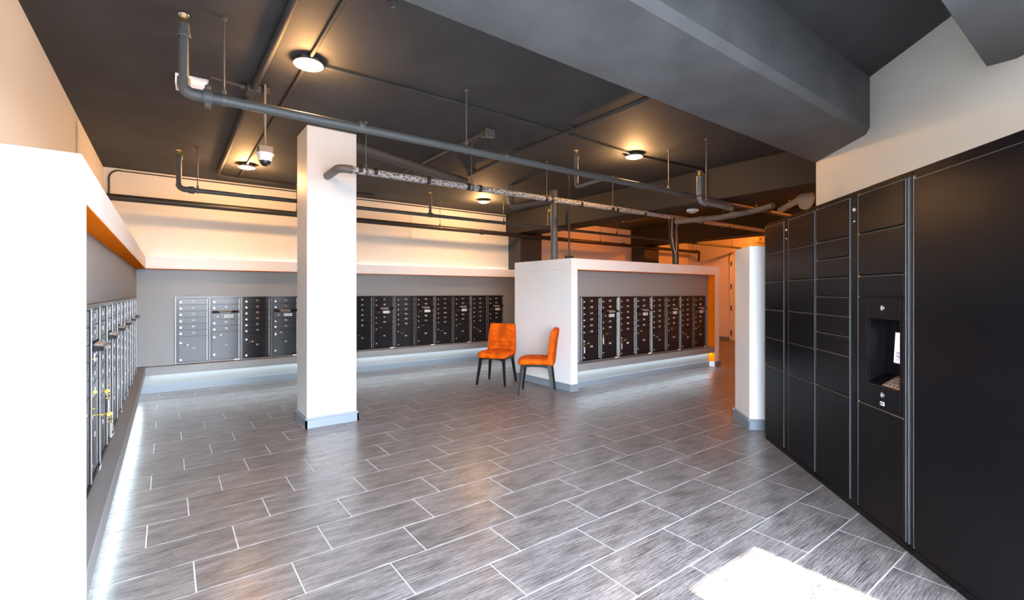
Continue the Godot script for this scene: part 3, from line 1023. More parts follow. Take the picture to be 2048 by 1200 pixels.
# ---------------------------------------------------------------- chairs
func make_chair(label: String, at: Vector3, turn: float) -> Node3D:
	# the front is +z
	var t := thing("velvet_chair", label, "chair", at, turn, "orange velvet chairs by the island")
	var seat := Mb.new()
	seat.cushion(Vector3(0.47, 0.092, 0.50), 5.0, func(p: Vector3) -> Vector3:
		var q := p
		q.x *= 1.0 + 0.05 * p.z / 0.25
		q.y += 0.012 * (1.0 - pow(p.x / 0.235, 2.0)) * (1.0 if p.y > 0 else 0.2)
		q.y -= 0.018 * pow(maxf(0.0, p.z / 0.25), 3.0)
		return q + Vector3(0, 0.452, 0.0))
	part("seat", seat.mesh(), M.velvet, t)
	var back := Mb.new()
	back.cushion(Vector3(0.45, 0.50, 0.085), 7.0, func(p: Vector3) -> Vector3:
		var q := p
		q.x *= 1.0 - 0.05 * p.y / 0.25
		q.z -= 0.035 * pow(p.x / 0.225, 2.0) * -1.0 * 0.6
		if p.z > 0.01:
			var inside := clampf((0.17 - absf(p.x)) / 0.05, 0.0, 1.0)
			for yy in [0.055, -0.045]:
				q.z -= 0.022 * inside * exp(-pow((p.y - yy) / 0.012, 2.0))
			q.z += 0.014 * inside * exp(-pow((p.y - 0.005) / 0.05, 2.0))
		var bend := 0.10 * (p.y + 0.25) + 0.16 * pow(maxf(0.0, p.y + 0.05), 2.0)
		return q + Vector3(0, 0.645, -0.205 - bend), 44)
	part("backrest", back.mesh(), M.velvet, t)
	var pip := Mb.new()
	for s in [-1.0, 1.0]:
		var pts := []
		for k in 12:
			var y := -0.215 + 0.44 * k / 11.0
			pts.append(Vector3(s * 0.2225 * (1.0 - 0.05 * y / 0.25), 0.645 + y, -0.190 - (0.10 * (y + 0.25) + 0.16 * pow(maxf(0.0, y + 0.05), 2.0))))
		pip.tube(pts, 0.0055, 6)
	var top := []
	for k in 11:
		var x := -0.2225 + 0.445 * k / 10.0
		top.append(Vector3(x * 0.95, 0.886 + 0.006 * pow(x / 0.2225, 2.0), -0.268 + 0.02 * pow(x / 0.2225, 2.0)))
	pip.tube(top, 0.0055, 6)
	part("piping", pip.mesh(), M.velvet, t)
	var fr := Mb.new()
	for s in [-1.0, 1.0]:
		var arch := PackedVector2Array([Vector2(-0.20, 0.0), Vector2(0.20, 0.0), Vector2(0.205, -0.075), Vector2(0.175, -0.050), Vector2(0.13, -0.034), Vector2(0.06, -0.026), Vector2(-0.06, -0.026), Vector2(-0.13, -0.034), Vector2(-0.175, -0.050), Vector2(-0.205, -0.075)])
		fr.prism(arch, -0.011, 0.011, Transform3D(Basis(), Vector3(0, 0.41, s * 0.185)))
		fr.prism(arch, -0.011, 0.011, Transform3D(Basis(Vector3.UP, PI / 2), Vector3(s * 0.185, 0.41, 0)))
	part("under_frame", fr.mesh(), M.leg_black, t)
	for sx in [-1.0, 1.0]:
		for sz in [-1.0, 1.0]:
			var lg := Mb.new()
			leg_shape(lg, Vector3(sx * 0.183, 0.40, sz * 0.183), Vector3(sx * 0.228, 0.0, sz * 0.232))
			part("leg", lg.mesh(), M.leg_black, t)
	return t


func leg_shape(s: Mb, top: Vector3, foot: Vector3) -> void:
	var a := [Vector2(-1, -1), Vector2(1, -1), Vector2(1, 1), Vector2(-1, 1)]
	var mid := top.lerp(foot, 0.25)
	var secs := [[top, 0.021], [mid, 0.019], [foot, 0.0125]]
	for k in 2:
		for i in 4:
			var j := (i + 1) % 4
			var p: Vector3 = secs[k][0]
			var q: Vector3 = secs[k + 1][0]
			var w: float = secs[k][1]
			var x: float = secs[k + 1][1]
			var o := Vector3(a[i].x + a[j].x, 0, a[i].y + a[j].y)
			s.quad(p + Vector3(a[i].x, 0, a[i].y) * w, p + Vector3(a[j].x, 0, a[j].y) * w, q + Vector3(a[j].x, 0, a[j].y) * x, q + Vector3(a[i].x, 0, a[i].y) * x, o)
	for e in [[secs[0], Vector3.UP], [secs[2], Vector3.DOWN]]:
		var p: Vector3 = e[0][0]
		var w: float = e[0][1]
		s.quad(p + Vector3(-w, 0, -w), p + Vector3(w, 0, -w), p + Vector3(w, 0, w), p + Vector3(-w, 0, w), e[1])


func chairs() -> void:
	# turn so that +z points along the facing direction
	make_chair("orange velvet chair by the back mailboxes, its tufted front turned to the room", Vector3(4.056, 0, -5.88), atan2(-0.84, 0.54))
	make_chair("orange velvet chair seen from its side, back near the island corner", Vector3(4.12, 0, -4.99), atan2(-0.698, -0.716))


# ---------------------------------------------------------------- lamps
func downlight(at: Vector3, label: String, e: float, c: Color) -> void:
	var t := thing("ceiling_downlight", label, "ceiling light", at, 0.0, "round ceiling downlights")
	var s := Mb.new()
	s.lathe(Vector3.ZERO, Vector3.UP, [Vector2(0.066, -0.058), Vector2(0.098, -0.050), Vector2(0.104, -0.044), Vector2(0.100, -0.036), Vector2(0.06, -0.030), Vector2(0.055, 0.0)], 36)
	part("trim_ring", s.mesh(), M.white_plastic, t)
	var g := Mb.new()
	g.lathe(Vector3.ZERO, Vector3.UP, [Vector2(0.0, -0.070), Vector2(0.035, -0.068), Vector2(0.058, -0.062), Vector2(0.068, -0.052), Vector2(0.066, -0.045)], 32)
	part("lamp_lens", g.mesh(), M.lamp_lens, t)
	var b := Mb.new()
	b.box(Vector3(0, -0.016, 0), Vector3(0.12, 0.032, 0.12), 0.004)
	part("mount_box", b.mesh(), M.rod, t)
	var l := OmniLight3D.new()
	l.name = "lamp_light"
	t.add_child(l)
	l.position = Vector3(0, -0.15, 0)
	l.light_color = c
	l.light_energy = e
	l.light_size = 0.05
	l.omni_range = 25.0
	l.omni_attenuation = 2.0
	l.shadow_enabled = true


func lamps() -> void:
	downlight(Vector3(0.835, HC, -3.64), "round white ceiling light nearest the street, on the left conduit", 1.0, WARM)
	downlight(Vector3(0.855, HC, -7.12), "round white ceiling light beside the dome camera, near the back wall", 2.0, WARM)
	downlight(Vector3(4.63, HC, -3.73), "round white ceiling light over the open floor right of the front pipe", 1.5, WARM)
	downlight(Vector3(4.70, HC, -7.24), "round white ceiling light above the chairs and back mailboxes", 2.2, WARM)
	downlight(Vector3(8.5, HC, -7.2), "round white ceiling light behind the dark beam and island", 0.9, AMBER)
	downlight(Vector3(8.8, HC, -2.6), "round white ceiling light hidden behind the angled wall", 2.0, AMBER)
	downlight(Vector3(11.9, HC, -5.4), "round white ceiling light in front of the corridor door", 5.5, AMBER)


# ---------------------------------------------------------------- pipes
func arc(c: Vector3, a: Vector3, b: Vector3, r: float, n := 6) -> Array:   # quarter bend centred c, from c + a r to c + b r
	var out := []
	for k in n + 1:
		var t := PI / 2 * k / n
		out.append(c + a * (r * cos(t)) + b * (r * sin(t)))
	return out


func tube_part(called: String, pts: Array, r: float, m: Material, parent: Node, sides := 16) -> MeshInstance3D:
	var s := Mb.new()
	s.tube(pts, r, sides)
	return part(called, s.mesh(), m, parent)


func collar(called: String, at: Vector3, axis: Vector3, r: float, w: float, m: Material, parent: Node) -> void:
	var s := Mb.new()
	s.lathe(at, axis, [Vector2(r * 0.9, -w / 2), Vector2(r, -w / 2), Vector2(r * 1.06, -w * 0.3), Vector2(r * 1.06, w * 0.3), Vector2(r, w / 2), Vector2(r * 0.9, w / 2)], 16)
	part(called, s.mesh(), m, parent)


func sprinkler(at: Vector3, parent: Node, k := 1.0) -> void:      # an upright head on top of a riser
	var s := Mb.new()
	s.lathe(at, Vector3.UP, [Vector2(0.017 * k, 0), Vector2(0.017 * k, 0.014 * k), Vector2(0.010 * k, 0.018 * k), Vector2(0.0, 0.018 * k)], 10)
	for x in [-1.0, 1.0]:
		s.tube([at + Vector3(x * 0.013 * k, 0.012 * k, 0), at + Vector3(x * 0.015 * k, 0.035 * k, 0), at + Vector3(x * 0.004 * k, 0.052 * k, 0)], 0.0035 * k, 6)
	s.tube([at + Vector3(0, 0.016 * k, 0), at + Vector3(0, 0.05 * k, 0)], 0.003 * k, 6)
	var h := part("sprinkler_head", s.mesh(), M.brass, parent)
	var d := Mb.new()
	d.lathe(at + Vector3(0, 0.053 * k, 0), Vector3.UP, [Vector2(0.0, -0.001), Vector2(0.028 * k, 0.0), Vector2(0.029 * k, 0.002), Vector2(0.0, 0.004)], 14)
	part("deflector", d.mesh(), M.chrome, h)


func hanger(x: float, y: float, z: float, r: float, label: String, ytop := HC, m: Material = null) -> void:
	var t := thing("pipe_hanger", label, "pipe hanger", Vector3(x, y, z), 0.0, "rod hangers of the ceiling pipes")
	var mm: Material = m if m else M.rod
	tube_part("rod", [Vector3(0, r + 0.012, 0), Vector3(0, ytop - y, 0)], 0.0055, mm, t, 8)
	var s := Mb.new()
	s.lathe(Vector3.ZERO, Vector3.RIGHT, [Vector2(r + 0.001, -0.011), Vector2(r + 0.005, -0.011), Vector2(r + 0.005, 0.011), Vector2(r + 0.001, 0.011)], 20)
	s.box(Vector3(0, r + 0.018, 0), Vector3(0.022, 0.030, 0.024), 0.003)
	part("ring_clamp", s.mesh(), mm, t)
	var p := Mb.new()
	p.lathe(Vector3(0, ytop - y, 0), Vector3.DOWN, [Vector2(0.018, 0), Vector2(0.016, 0.012), Vector2(0.006, 0.016)], 10)
	part("ceiling_anchor", p.mesh(), mm, t)


func pipes() -> void:
	# front sprinkler line
	var z := -3.41
	var r := 0.031
	var a := thing("sprinkler_pipe", "long grey sprinkler pipe crossing the room in front of the column", "pipe", Vector3(0, 2.585, z))
	tube_part("pipe", [Vector3(0.16, 0, 0), Vector3(10.2, 0.05, 0)], r, M.pipe_paint, a, 20)
	tube_part("elbow", [Vector3(0.080, 0.085, 0)] + arc(Vector3(0.125, 0.045, 0), Vector3.LEFT, Vector3.DOWN, 0.045) + [Vector3(0.17, 0, 0)], r + 0.003, M.pipe_paint, a)
	tube_part("riser", [Vector3(0.080, 0.05, 0), Vector3(0.080, 0.385, 0)], 0.0255, M.pipe_paint, a)
	collar("coupling", Vector3(0.20, 0, 0), Vector3.RIGHT, r + 0.012, 0.05, M.pipe_paint, a)
	var nut := Mb.new()
	nut.box(Vector3(0.20, 0.052, 0), Vector3(0.03, 0.03, 0.04), 0.004)
	nut.box(Vector3(0.20, -0.052, 0), Vector3(0.035, 0.03, 0.05), 0.004)
	nut.tube([Vector3(0.20, 0.06, 0.0), Vector3(0.20, 0.078, 0)], 0.007, 8)
	part("coupling_bolt", nut.mesh(), M.pipe_paint, a)
	collar("reducer", Vector3(0.080, 0.345, 0), Vector3.UP, 0.034, 0.035, M.pipe_paint, a)
	collar("reducer", Vector3(0.080, 0.385, 0), Vector3.UP, 0.029, 0.05, M.pipe_paint, a)
	sprinkler(Vector3(0.080, 0.405, 0), a)
	tube_part("branch", [Vector3(3.75, 0.02, 0), Vector3(3.75, 0.005, -0.40)], 0.024, M.pipe_paint, a)
	tube_part("riser", arc(Vector3(3.75, 0.05, -0.39), Vector3.DOWN, Vector3.FORWARD, 0.045) + [Vector3(3.75, 0.35, -0.435)], 0.024, M.pipe_paint, a)
	collar("coupling", Vector3(3.75, 0.34, -0.435), Vector3.UP, 0.028, 0.05, M.pipe_paint, a)
	sprinkler(Vector3(3.75, 0.365, -0.435), a)
	for x in [1.15, 2.45, 3.1, 4.3, 6.2, 8.2]:
		collar("coupling", Vector3(x, 0.02, 0), Vector3.RIGHT, r + 0.002, 0.04, M.pipe_paint, a)
	hanger(0.285, 2.587, z, r, "grey rod hanger on the front sprinkler pipe near its elbow")
	hanger(2.04, 2.595, z, r, "grey rod hanger on the front sprinkler pipe, right of the column")
	hanger(4.87, 2.610, z, r, "grey rod hanger on the front sprinkler pipe beside the right ceiling light")
	hanger(7.0, 2.619, z, r, "grey rod hanger on the front sprinkler pipe beyond the dark beam")

	# worn white pipe coming out of the column
	z = -4.65
	r = 0.036
	var b := thing("drain_pipe", "worn white pipe with dark bands coming out of the column face", "pipe", Vector3(0, 2.60, z))
	tube_part("pipe", [Vector3(1.43, 0.0, 0), Vector3(10.3, 0.055, 0)], r, M.worn_pipe, b, 20)
	tube_part("elbow", [Vector3(1.345, 0.0, -0.415), Vector3(1.345, 0.0, -0.10)] + arc(Vector3(1.425, 0.0, -0.08), Vector3.LEFT, Vector3.BACK, 0.08) + [Vector3(1.47, 0, 0)], r + 0.004, M.bracket, b)
	for x in [1.545, 1.70, 2.29, 2.80, 2.96, 3.98, 4.08, 4.62, 5.25, 5.36, 6.0, 6.75, 7.6, 8.5]:
		collar("band", Vector3(x, 0.01, 0), Vector3.RIGHT, r + 0.004, 0.045, M.black_pipe, b)
	for h in [[1.61, "just right of the column"], [2.85, "in the middle of the room"], [4.00, "over the orange chairs"], [5.28, "over the island"], [6.9, "near the beam over the island"], [8.3, "at the corridor end"]]:
		hanger(h[0], 2.605, z, r, "pale rod hanger on the worn white pipe " + h[1], 2.66 if h[0] > 6.05 and h[0] < 6.6 else HC)

	# back sprinkler line
	z = -6.63
	r = 0.027
	var c := thing("sprinkler_pipe", "thin dark sprinkler pipe running in front of the back wall", "pipe", Vector3(0, 2.585, z))
	tube_part("pipe", [Vector3(0.17, 0, 0), Vector3(12.75, 0.02, 0)], r, M.pipe_paint, c)
	tube_part("elbow", arc(Vector3(0.165, 0.055, 0), Vector3.LEFT, Vector3.DOWN, 0.055) + [Vector3(0.2, 0, 0)], r + 0.006, M.pipe_paint, c)
	tube_part("riser", [Vector3(0.11, 0.05, 0), Vector3(0.11, 0.38, 0)], r, M.pipe_paint, c)
	collar("coupling", Vector3(0.23, 0, 0), Vector3.RIGHT, r + 0.013, 0.06, M.pipe_paint, c)
	collar("reducer", Vector3(0.11, 0.365, 0), Vector3.UP, r + 0.006, 0.05, M.pipe_paint, c)
	sprinkler(Vector3(0.11, 0.39, 0), c)
	for x in [3.31, 5.75]:
		tube_part("riser", [Vector3(x, 0.0, 0), Vector3(x, 0.30, 0)], 0.022, M.pipe_paint, c)
		collar("coupling", Vector3(x, 0.01, 0), Vector3.RIGHT, r + 0.008, 0.08, M.pipe_paint, c)
		sprinkler(Vector3(x, 0.31, 0), c)
	hanger(0.29, 2.585, z, r, "dark rod hanger on the back sprinkler pipe near its elbow")
	hanger(4.72, 2.592, z, r, "dark rod hanger on the back sprinkler pipe below the far ceiling light")
	hanger(7.66, 2.598, z, r, "dark rod hanger on the back sprinkler pipe behind the island pipes")
	hanger(9.6, 2.60, z, r, "dark rod hanger on the back sprinkler pipe over the island's right end")
	hanger(12.3, 2.602, z, r, "dark rod hanger on the back sprinkler pipe near the corridor wall")

	# heavy dark pipe along the back wall
	z = -7.925
	r = 0.044
	var d := thing("drain_pipe", "heavy black pipe running low along the cream back wall", "pipe", Vector3(0, 2.585, z))
	tube_part("pipe", [Vector3(-0.66, 0.035, 0), Vector3(12.85, -0.005, 0)], r, M.black_pipe, d, 18)
	for x in [2.3, 5.1, 6.9, 9.4, 12.7]:
		collar("coupling", Vector3(x, 0.015, 0), Vector3.RIGHT, r + 0.008, 0.06, M.black_pipe, d)
	tube_part("end_branch", [Vector3(12.84, -0.01, 0), Vector3(12.97, -0.25, -0.1)], 0.03, M.black_pipe, d)
	hanger(1.64, 2.615, z, r, "black rod hanger on the heavy back-wall pipe beside the column")
	hanger(4.16, 2.605, z, r, "black rod hanger on the heavy back-wall pipe below the tall sprinkler riser")
	hanger(8.55, 2.595, z, r, "black rod hanger on the heavy back-wall pipe over the island")
	hanger(12.5, 2.585, z, r, "black rod hanger on the heavy back-wall pipe by the corridor wall")

	# short sloping drain behind the column
	var e := thing("drain_pipe", "short grey capped drain hung high behind the column", "pipe", Vector3.ZERO)
	tube_part("pipe", [Vector3(1.60, 2.99, -5.13), Vector3(3.36, 2.955, -5.74)], 0.06, M.pipe_paint, e, 18)
	tube_part("end_cap", [Vector3(3.20, 2.957, -5.685), Vector3(3.42, 2.953, -5.76)], 0.068, M.pipe_paint, e, 18)
	var st := Mb.new()
	for p in [Vector3(1.72, 2.988, -5.17), Vector3(3.0, 2.96, -5.615)]:
		st.ring(p, Vector3(1.76, 0, -0.61), 0.064, 0.005, 20, 6)
		st.tube([p + Vector3(0, 0.06, 0), p + Vector3(0, 0.108, 0)], 0.006, 6)
	part("strap", st.mesh(), M.rod, e)

	# stacks standing on the island
	var f := thing("stack_pipe", "dark vertical pipe standing on the island's near corner with bent arm", "pipe", Vector3(4.62, F1, -5.2))
	tube_part("pipe", [Vector3(0, 0, 0), Vector3(0, 1.0, 0)], 0.052, M.pipe_paint, f, 18)
	collar("hub", Vector3(0, 0.98, 0), Vector3.UP, 0.060, 0.10, M.pipe_paint, f)
	tube_part("arm", [Vector3(0, 0.90, 0), Vector3(-0.17, 0.885, -0.70)], 0.050, M.pipe_paint, f)
	tube_part("trap", [Vector3(-0.16, 0.885, -0.68), Vector3(-0.185, 0.90, -0.78), Vector3(-0.19, 0.96, -0.82), Vector3(-0.19, 1.23, -0.82)], 0.050, M.pipe_paint, f)
	var g := thing("conduit", "thin black conduit rising from a small box on the island corner", "conduit", Vector3(4.64, F1, -4.9))
	tube_part("tube", [Vector3(0, 0.02, 0), Vector3(0, HC - F1 - 0.08, 0)] + arc(Vector3(-0.08, HC - F1 - 0.08, 0), Vector3.RIGHT, Vector3.UP, 0.07) + [Vector3(-0.7, HC - F1 - 0.01, 0)], 0.012, M.black_pipe, g, 10)
	part("base_box", boxm(Vector3(0.115, 0.045, 0.07), 0.004), M.black_pipe, g, Vector3(0, 0.0225, 0))
	var h := thing("stack_pipe", "black vertical waste pipe with a side branch, over the island's right half", "pipe", Vector3(7.64, F1, -5.2))
	tube_part("pipe", [Vector3(0, 0, 0), Vector3(0, 0.72, 0)], 0.058, M.black_pipe, h, 18)
	collar("hub", Vector3(0, 0.70, 0), Vector3.UP, 0.066, 0.10, M.black_pipe, h)
	collar("hub", Vector3(0, 0.30, 0), Vector3.UP, 0.066, 0.05, M.black_pipe, h)
	tube_part("side_branch", [Vector3(0, 0.22, 0), Vector3(-0.12, 0.46, 0.0), Vector3(-0.13, 0.9, 0.0)], 0.046, M.black_pipe, h)
	tube_part("top_bend", [Vector3(0, 0.70, 0), Vector3(0.02, 0.80, 0), Vector3(0.10, 0.87, 0), Vector3(0.4, 0.90, 0)], 0.056, M.black_pipe, h)
	var wire := Mb.new()
	wire.tube([Vector3(-0.18, 0.9, 0.05), Vector3(-0.185, 0.55, 0.05), Vector3(-0.12, 0.32, 0.05), Vector3(-0.065, 0.2, 0.055), Vector3(-0.06, 0.0, 0.06)], 0.007, 6)
	wire.tube([Vector3(0.0, 0.85, 0.05), Vector3(-0.055, 0.72, 0.06), Vector3(-0.06, 0.25, 0.06)], 0.007, 6)
	part("wire", wire.mesh(), M.beige_plastic, h)

	# pipework at the corridor mouth
	var p6 := thing("drain_pipe", "brown-lit drain pipe with couplings passing under the dark beam", "pipe", Vector3.ZERO)
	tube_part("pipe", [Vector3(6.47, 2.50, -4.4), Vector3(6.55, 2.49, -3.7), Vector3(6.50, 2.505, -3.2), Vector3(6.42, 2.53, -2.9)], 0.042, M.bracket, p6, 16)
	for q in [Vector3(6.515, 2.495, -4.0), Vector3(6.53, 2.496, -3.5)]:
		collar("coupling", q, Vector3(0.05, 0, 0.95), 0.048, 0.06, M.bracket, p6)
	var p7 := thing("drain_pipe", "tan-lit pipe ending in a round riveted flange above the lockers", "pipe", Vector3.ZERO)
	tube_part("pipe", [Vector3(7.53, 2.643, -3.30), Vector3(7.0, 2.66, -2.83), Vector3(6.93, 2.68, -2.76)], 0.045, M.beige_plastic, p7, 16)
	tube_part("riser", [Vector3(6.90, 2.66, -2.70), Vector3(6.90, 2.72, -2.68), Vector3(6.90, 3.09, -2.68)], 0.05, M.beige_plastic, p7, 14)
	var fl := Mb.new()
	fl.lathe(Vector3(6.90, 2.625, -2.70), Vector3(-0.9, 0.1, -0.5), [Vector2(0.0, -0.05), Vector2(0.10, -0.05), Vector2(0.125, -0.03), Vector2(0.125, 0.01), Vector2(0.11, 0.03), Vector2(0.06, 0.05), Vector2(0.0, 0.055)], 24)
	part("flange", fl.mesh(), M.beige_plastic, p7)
	hanger(7.27, 2.651, -3.07, 0.045, "tan-lit rod hanger on the flanged pipe above the lockers")
	var arm := thing("sprinkler_pipe", "small sprinkler riser with a level arm near the smoke detector", "pipe", Vector3(4.70, 0, -2.9))
	tube_part("riser", [Vector3(0, 2.45, 0), Vector3(0, 2.66, 0)], 0.03, M.bracket, arm)
	tube_part("arm", arc(Vector3(0.06, 2.44, 0), Vector3.LEFT, Vector3.DOWN, 0.06) + [Vector3(0.62, 2.38, 0)], 0.026, M.bracket, arm)
	collar("coupling", Vector3(0.12, 2.38, 0), Vector3.RIGHT, 0.033, 0.04, M.bracket, arm)
	collar("coupling", Vector3(0.62, 2.38, 0), Vector3.RIGHT, 0.034, 0.09, M.bracket, arm)
	sprinkler(Vector3(0, 2.66, 0), arm)
	hanger(4.84, 2.38, -2.9, 0.026, "dark rod hanger on the small level arm near the smoke detector")


# ---------------------------------------------------------------- conduits, camera, detector and the rest
func fittings() -> void:
	var y := HC - 0.029
	var a := thing("conduit", "thick grey conduit along the left ceiling, bending right by the back wall", "conduit", Vector3.ZERO)
	tube_part("tube", [Vector3(0.60, y, -1.92), Vector3(0.575, y, -4.4), Vector3(0.58, y, -7.75), Vector3(0.62, y, -7.90), Vector3(0.72, y, -7.96), Vector3(2.9, y, -8.02)], 0.024, M.ceiling, a, 12)
	var jb := Mb.new()
	jb.box(Vector3(0.61, HC - 0.03, -4.42), Vector3(0.17, 0.058, 0.15), 0.004)
	part("junction_box", jb.mesh(), M.ceiling, a)
	tube_part("tube", [Vector3(0.27, y + 0.006, -4.35), Vector3(0.54, y + 0.006, -4.40)], 0.014, M.ceiling, a, 8)
	collar("connector", Vector3(0.50, y + 0.004, -4.39), Vector3.RIGHT, 0.02, 0.05, M.ceiling, a)
	var b := thing("conduit", "thin grey conduit linking the two left ceiling lights", "conduit", Vector3.ZERO)
	tube_part("tube", [Vector3(0.82, y + 0.009, -1.92), Vector3(0.83, y + 0.009, -3.58)], 0.013, M.ceiling, b, 10)
	tube_part("tube", [Vector3(0.83, y + 0.009, -3.70), Vector3(0.85, y + 0.009, -7.06)], 0.013, M.ceiling, b, 10)
	tube_part("tube", [Vector3(0.85, y + 0.009, -7.18), Vector3(0.85, y + 0.009, -7.95)], 0.013, M.ceiling, b, 10)
	for z in [-2.7, -4.9]:
		collar("connector", Vector3(0.835, y + 0.009, z), Vector3.BACK, 0.017, 0.05, M.ceiling, b)
	var c := thing("conduit", "thin conduit crossing the ceiling between the two front lights", "conduit", Vector3.ZERO)
	tube_part("tube", [Vector3(0.90, y + 0.008, -3.65), Vector3(2.3, y + 0.008, -3.63), Vector3(3.4, y + 0.008, -3.66), Vector3(4.56, y + 0.008, -3.72)], 0.011, M.ceiling, c, 8)
	tube_part("tube", [Vector3(4.70, y + 0.008, -3.73), Vector3(5.93, y + 0.005, -3.62)] + arc(Vector3(5.94, y - 0.095, -3.62), Vector3.UP, Vector3.RIGHT, 0.095) + [Vector3(6.035, 2.68, -3.62)], 0.016, M.black_pipe, c, 10)
	for x in [1.6, 2.9]:
		collar("connector", Vector3(x, y + 0.008, -3.64), Vector3.RIGHT, 0.015, 0.05, M.ceiling, c)
	var d := thing("conduit", "grey conduit with strap clamps running away across the ceiling centre", "conduit", Vector3.ZERO)
	tube_part("tube", [Vector3(3.31, y - 0.006, -1.92), Vector3(3.37, y - 0.006, -3.6), Vector3(3.37, y - 0.006, -4.5), Vector3(3.47, y - 0.006, -5.75)], 0.022, M.ceiling, d, 10)
	for z in [-3.5, -4.42, -5.65]:
		var cl := Mb.new()
		cl.box(Vector3(0, -0.024, 0), Vector3(0.085, 0.044, 0.035), 0.006)
		cl.box(Vector3(0, -0.008, 0), Vector3(0.15, 0.012, 0.035), 0.003)
		part("strap_clamp", cl.mesh(), M.dark_column, d, Vector3(3.37 if z > -5 else 3.46, HC - 0.003, z))
	var e := thing("strut_channel", "grey metal strut channel with an end block on the ceiling", "bracket", Vector3(2.72, HC, -5.2))
	var s := Mb.new()
	s.span(Vector3(-0.022, -0.04, -1.25), Vector3(-0.016, 0, 1.1), 0.001)
	s.span(Vector3(0.016, -0.04, -1.25), Vector3(0.022, 0, 1.1), 0.001)
	s.span(Vector3(-0.022, -0.006, -1.25), Vector3(0.022, 0, 1.1), 0.001)
	part("channel", s.mesh(), M.pipe_paint, e)
	var eb := Mb.new()
	eb.box(Vector3(0, -0.045, 1.12), Vector3(0.11, 0.09, 0.05), 0.004)
	part("end_block", eb.mesh(), M.pipe_paint, e)
	part("clamp_block", boxm(Vector3(0.07, 0.06, 0.04), 0.004), M.pipe_paint, e, Vector3(0, -0.03, 1.02))
	# conduit at the top of the back wall
	var w := thing("conduit", "thin black conduit following the top edge of the back wall", "conduit", Vector3.ZERO)
	tube_part("tube", [Vector3(6.1, HC - 0.035, ZW + 0.014), Vector3(-0.52, HC - 0.035, ZW + 0.014)] + arc(Vector3(-0.52, HC - 0.15, ZW + 0.014), Vector3.UP, Vector3.LEFT, 0.12) + [Vector3(-0.64, F1 + 0.002, ZW + 0.014)], 0.011, M.black_pipe, w, 8)

	# dome camera on its drop rod
	var k := thing("dome_camera", "white dome security camera hanging on a rod left of the column", "camera", Vector3(0.65, 2.50, -4.305))
	tube_part("rod", [Vector3(0, 0.085, 0), Vector3(0, HC - 2.50, 0)], 0.010, M.bracket, k, 10)
	part("mount_box", boxm(Vector3(0.105, 0.055, 0.105), 0.003), M.bracket, k, Vector3(0.0, 0.058, 0))
	var sh := Mb.new()
	sh.lathe(Vector3.ZERO, Vector3.UP, [Vector2(0.046, -0.028), Vector2(0.056, 0.004), Vector2(0.058, 0.018), Vector2(0.067, 0.022), Vector2(0.067, 0.031), Vector2(0.0, 0.031)], 32)
	part("housing", sh.mesh(), M.white_plastic, k)
	var rim := Mb.new()
	rim.ring(Vector3(0, -0.028, 0), Vector3.UP, 0.047, 0.0045, 28, 8)
	part("dome_rim", rim.mesh(), M.white_plastic, k)
	var dm := Mb.new()
	dm.lathe(Vector3.ZERO, Vector3.UP, [Vector2(0.0, -0.072), Vector2(0.016, -0.070), Vector2(0.030, -0.061), Vector2(0.040, -0.047), Vector2(0.045, -0.028)], 28)
	part("dome", dm.mesh(), M.lens_dark, k)

	# white battery light on the ceiling by the elbow
	var n := thing("emergency_light", "white half-round fixture on the ceiling behind the pipe elbow", "emergency light", Vector3(0.16, HC, -4.58))
	var half := PackedVector2Array([Vector2(-0.10, 0), Vector2(0.10, 0), Vector2(0.10, -0.03)])
	for q in 9:
		var t := PI * q / 8.0
		half.append(Vector2(0.098 * cos(t), -0.035 - 0.055 * sin(t)))
	half.append(Vector2(-0.10, -0.03))
	var hm := Mb.new()
	hm.prism(half, -0.105, 0.105, Transform3D(Basis(Vector3.UP, PI / 2 - 0.05), Vector3.ZERO))
	part("cover", hm.mesh(), M.white_plastic, n)
	span("base_plate", Vector3(-0.11, -0.012, -0.105), Vector3(0.11, 0, 0.105), M.white_plastic, n, 0.003)

	# smoke detector under the dark beam
	var m := thing("smoke_detector", "round white smoke detector under the dark beam", "smoke detector", Vector3(6.46, 2.66, -4.10))
	var sd := Mb.new()
	sd.lathe(Vector3.ZERO, Vector3.UP, [Vector2(0.0, -0.062), Vector2(0.045, -0.060), Vector2(0.062, -0.046), Vector2(0.085, -0.040), Vector2(0.088, -0.012), Vector2(0.075, 0.0)], 28)
	part("cover", sd.mesh(), M.white_plastic, m)
	var sg := Mb.new()
	sg.ring(Vector3(0, -0.050, 0), Vector3.UP, 0.056, 0.004, 24, 6)
	part("sensor_grille", sg.mesh(), M.dark_column, m)

	# twin-head emergency light on the corridor return wall
	var el := thing("emergency_light", "beige twin-head emergency light above the wing wall", "emergency light", Vector3(13.39, 2.86, -6.45))
	span("housing", Vector3(-0.20, -0.085, 0), Vector3(0.20, 0.085, 0.07), M.beige_plastic, el, 0.012)
	for x in [-0.14, 0.14]:
		var hd := Mb.new()
		hd.lathe(Vector3(x, 0.0, 0.07), Vector3.BACK, [Vector2(0.05, 0.0), Vector2(0.07, 0.03), Vector2(0.072, 0.05), Vector2(0.06, 0.052), Vector2(0.0, 0.045)], 18)
		var hp := part("lamp_head", hd.mesh(), M.beige_plastic, el)
		var bl := Mb.new()
		bl.lathe(Vector3(x, 0.0, 0.117), Vector3.BACK, [Vector2(0.03, 0.0), Vector2(0.02, 0.012), Vector2(0.0, 0.015)], 12)
		part("bulb", bl.mesh(), M.lens_dark, hp)

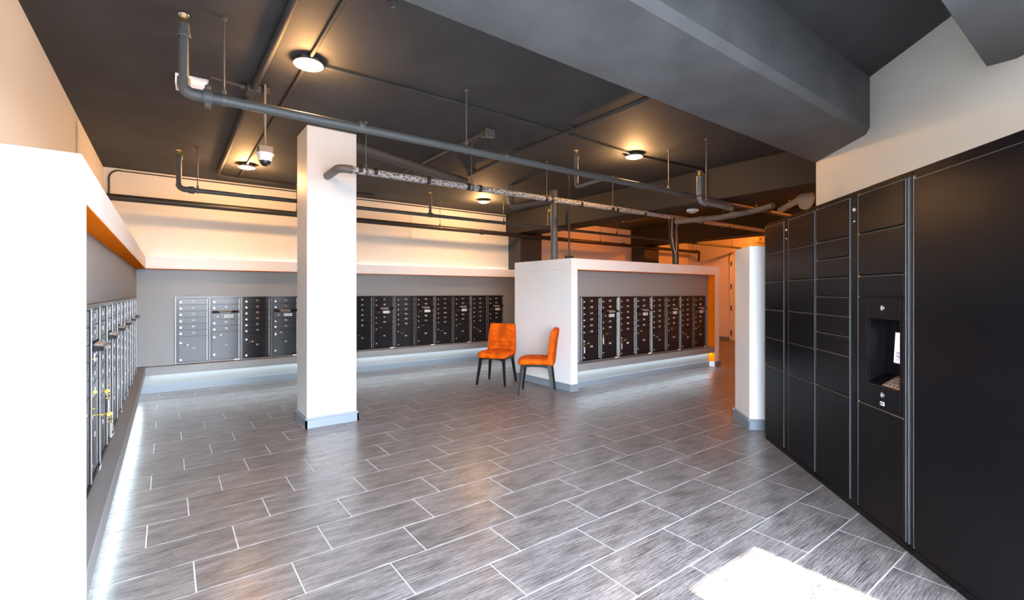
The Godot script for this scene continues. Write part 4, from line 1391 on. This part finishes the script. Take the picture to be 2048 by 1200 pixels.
	# sprinkler elbow that just shows at the top edge
	var tp := thing("sprinkler_pipe", "small sprinkler fitting just under the ceiling at the top edge", "pipe", Vector3(1.07, HC, -2.62))
	tube_part("drop", [Vector3(0, 0, 0), Vector3(0, -0.035, 0)], 0.016, M.pipe_paint, tp, 10)
	collar("collar", Vector3(0, -0.02, 0), Vector3.UP, 0.024, 0.02, M.pipe_paint, tp)


# ---------------------------------------------------------------- keys left in the locks
func key_bunch(at: Vector3, turn: float, label: String, long_shaft := false) -> void:
	var t := thing("key", label, "key", at, turn, "keys hanging in parcel locks")
	var s := Mb.new()
	var out := 0.05 if long_shaft else 0.018
	s.tube([Vector3(0, 0, -0.012), Vector3(0, 0, out)], 0.0035, 6)
	s.lathe(Vector3(0, -0.004, out), Vector3.RIGHT, [Vector2(0.0, -0.002), Vector2(0.013, -0.002), Vector2(0.013, 0.002), Vector2(0.0, 0.002)], 12)
	part("key_blade", s.mesh(), M.brass, t)
	var r := Mb.new()
	r.ring(Vector3(0, -0.024, out + 0.002), Vector3(0.7, 0, 0.7), 0.014, 0.0022, 16, 6)
	r.ring(Vector3(0, -0.046, out + 0.002), Vector3(0.7, 0, -0.7), 0.009, 0.002, 14, 6)
	part("key_ring", r.mesh(), M.brass, t)
	part("key_tag", boxm(Vector3(0.030, 0.082, 0.005), 0.0015), M.plate, t, Vector3(0.004, -0.096, out + 0.002), Vector3(0, 0.35, 0))


func keys() -> void:
	key_bunch(Vector3(XN + 0.026, 0.79, -3.755), PI / 2, "brass key with long white tag in the upper lock of the left mailboxes")
	key_bunch(Vector3(XN + 0.024, 0.70, -3.50), PI / 2, "brass key with long white tag sticking out of the lower left mailbox lock", true)
	key_bunch(Vector3(4.862, 0.640, IZN + 0.026), 0.0, "brass key with silver tag at the island's leftmost parcel door")
	key_bunch(Vector3(5.262, 0.745, IZN + 0.026), 0.0, "brass key with silver tag on the higher lock of the first island unit")
	key_bunch(Vector3(5.676, 0.640, IZN + 0.026), 0.0, "brass key with silver tag at the second island unit")
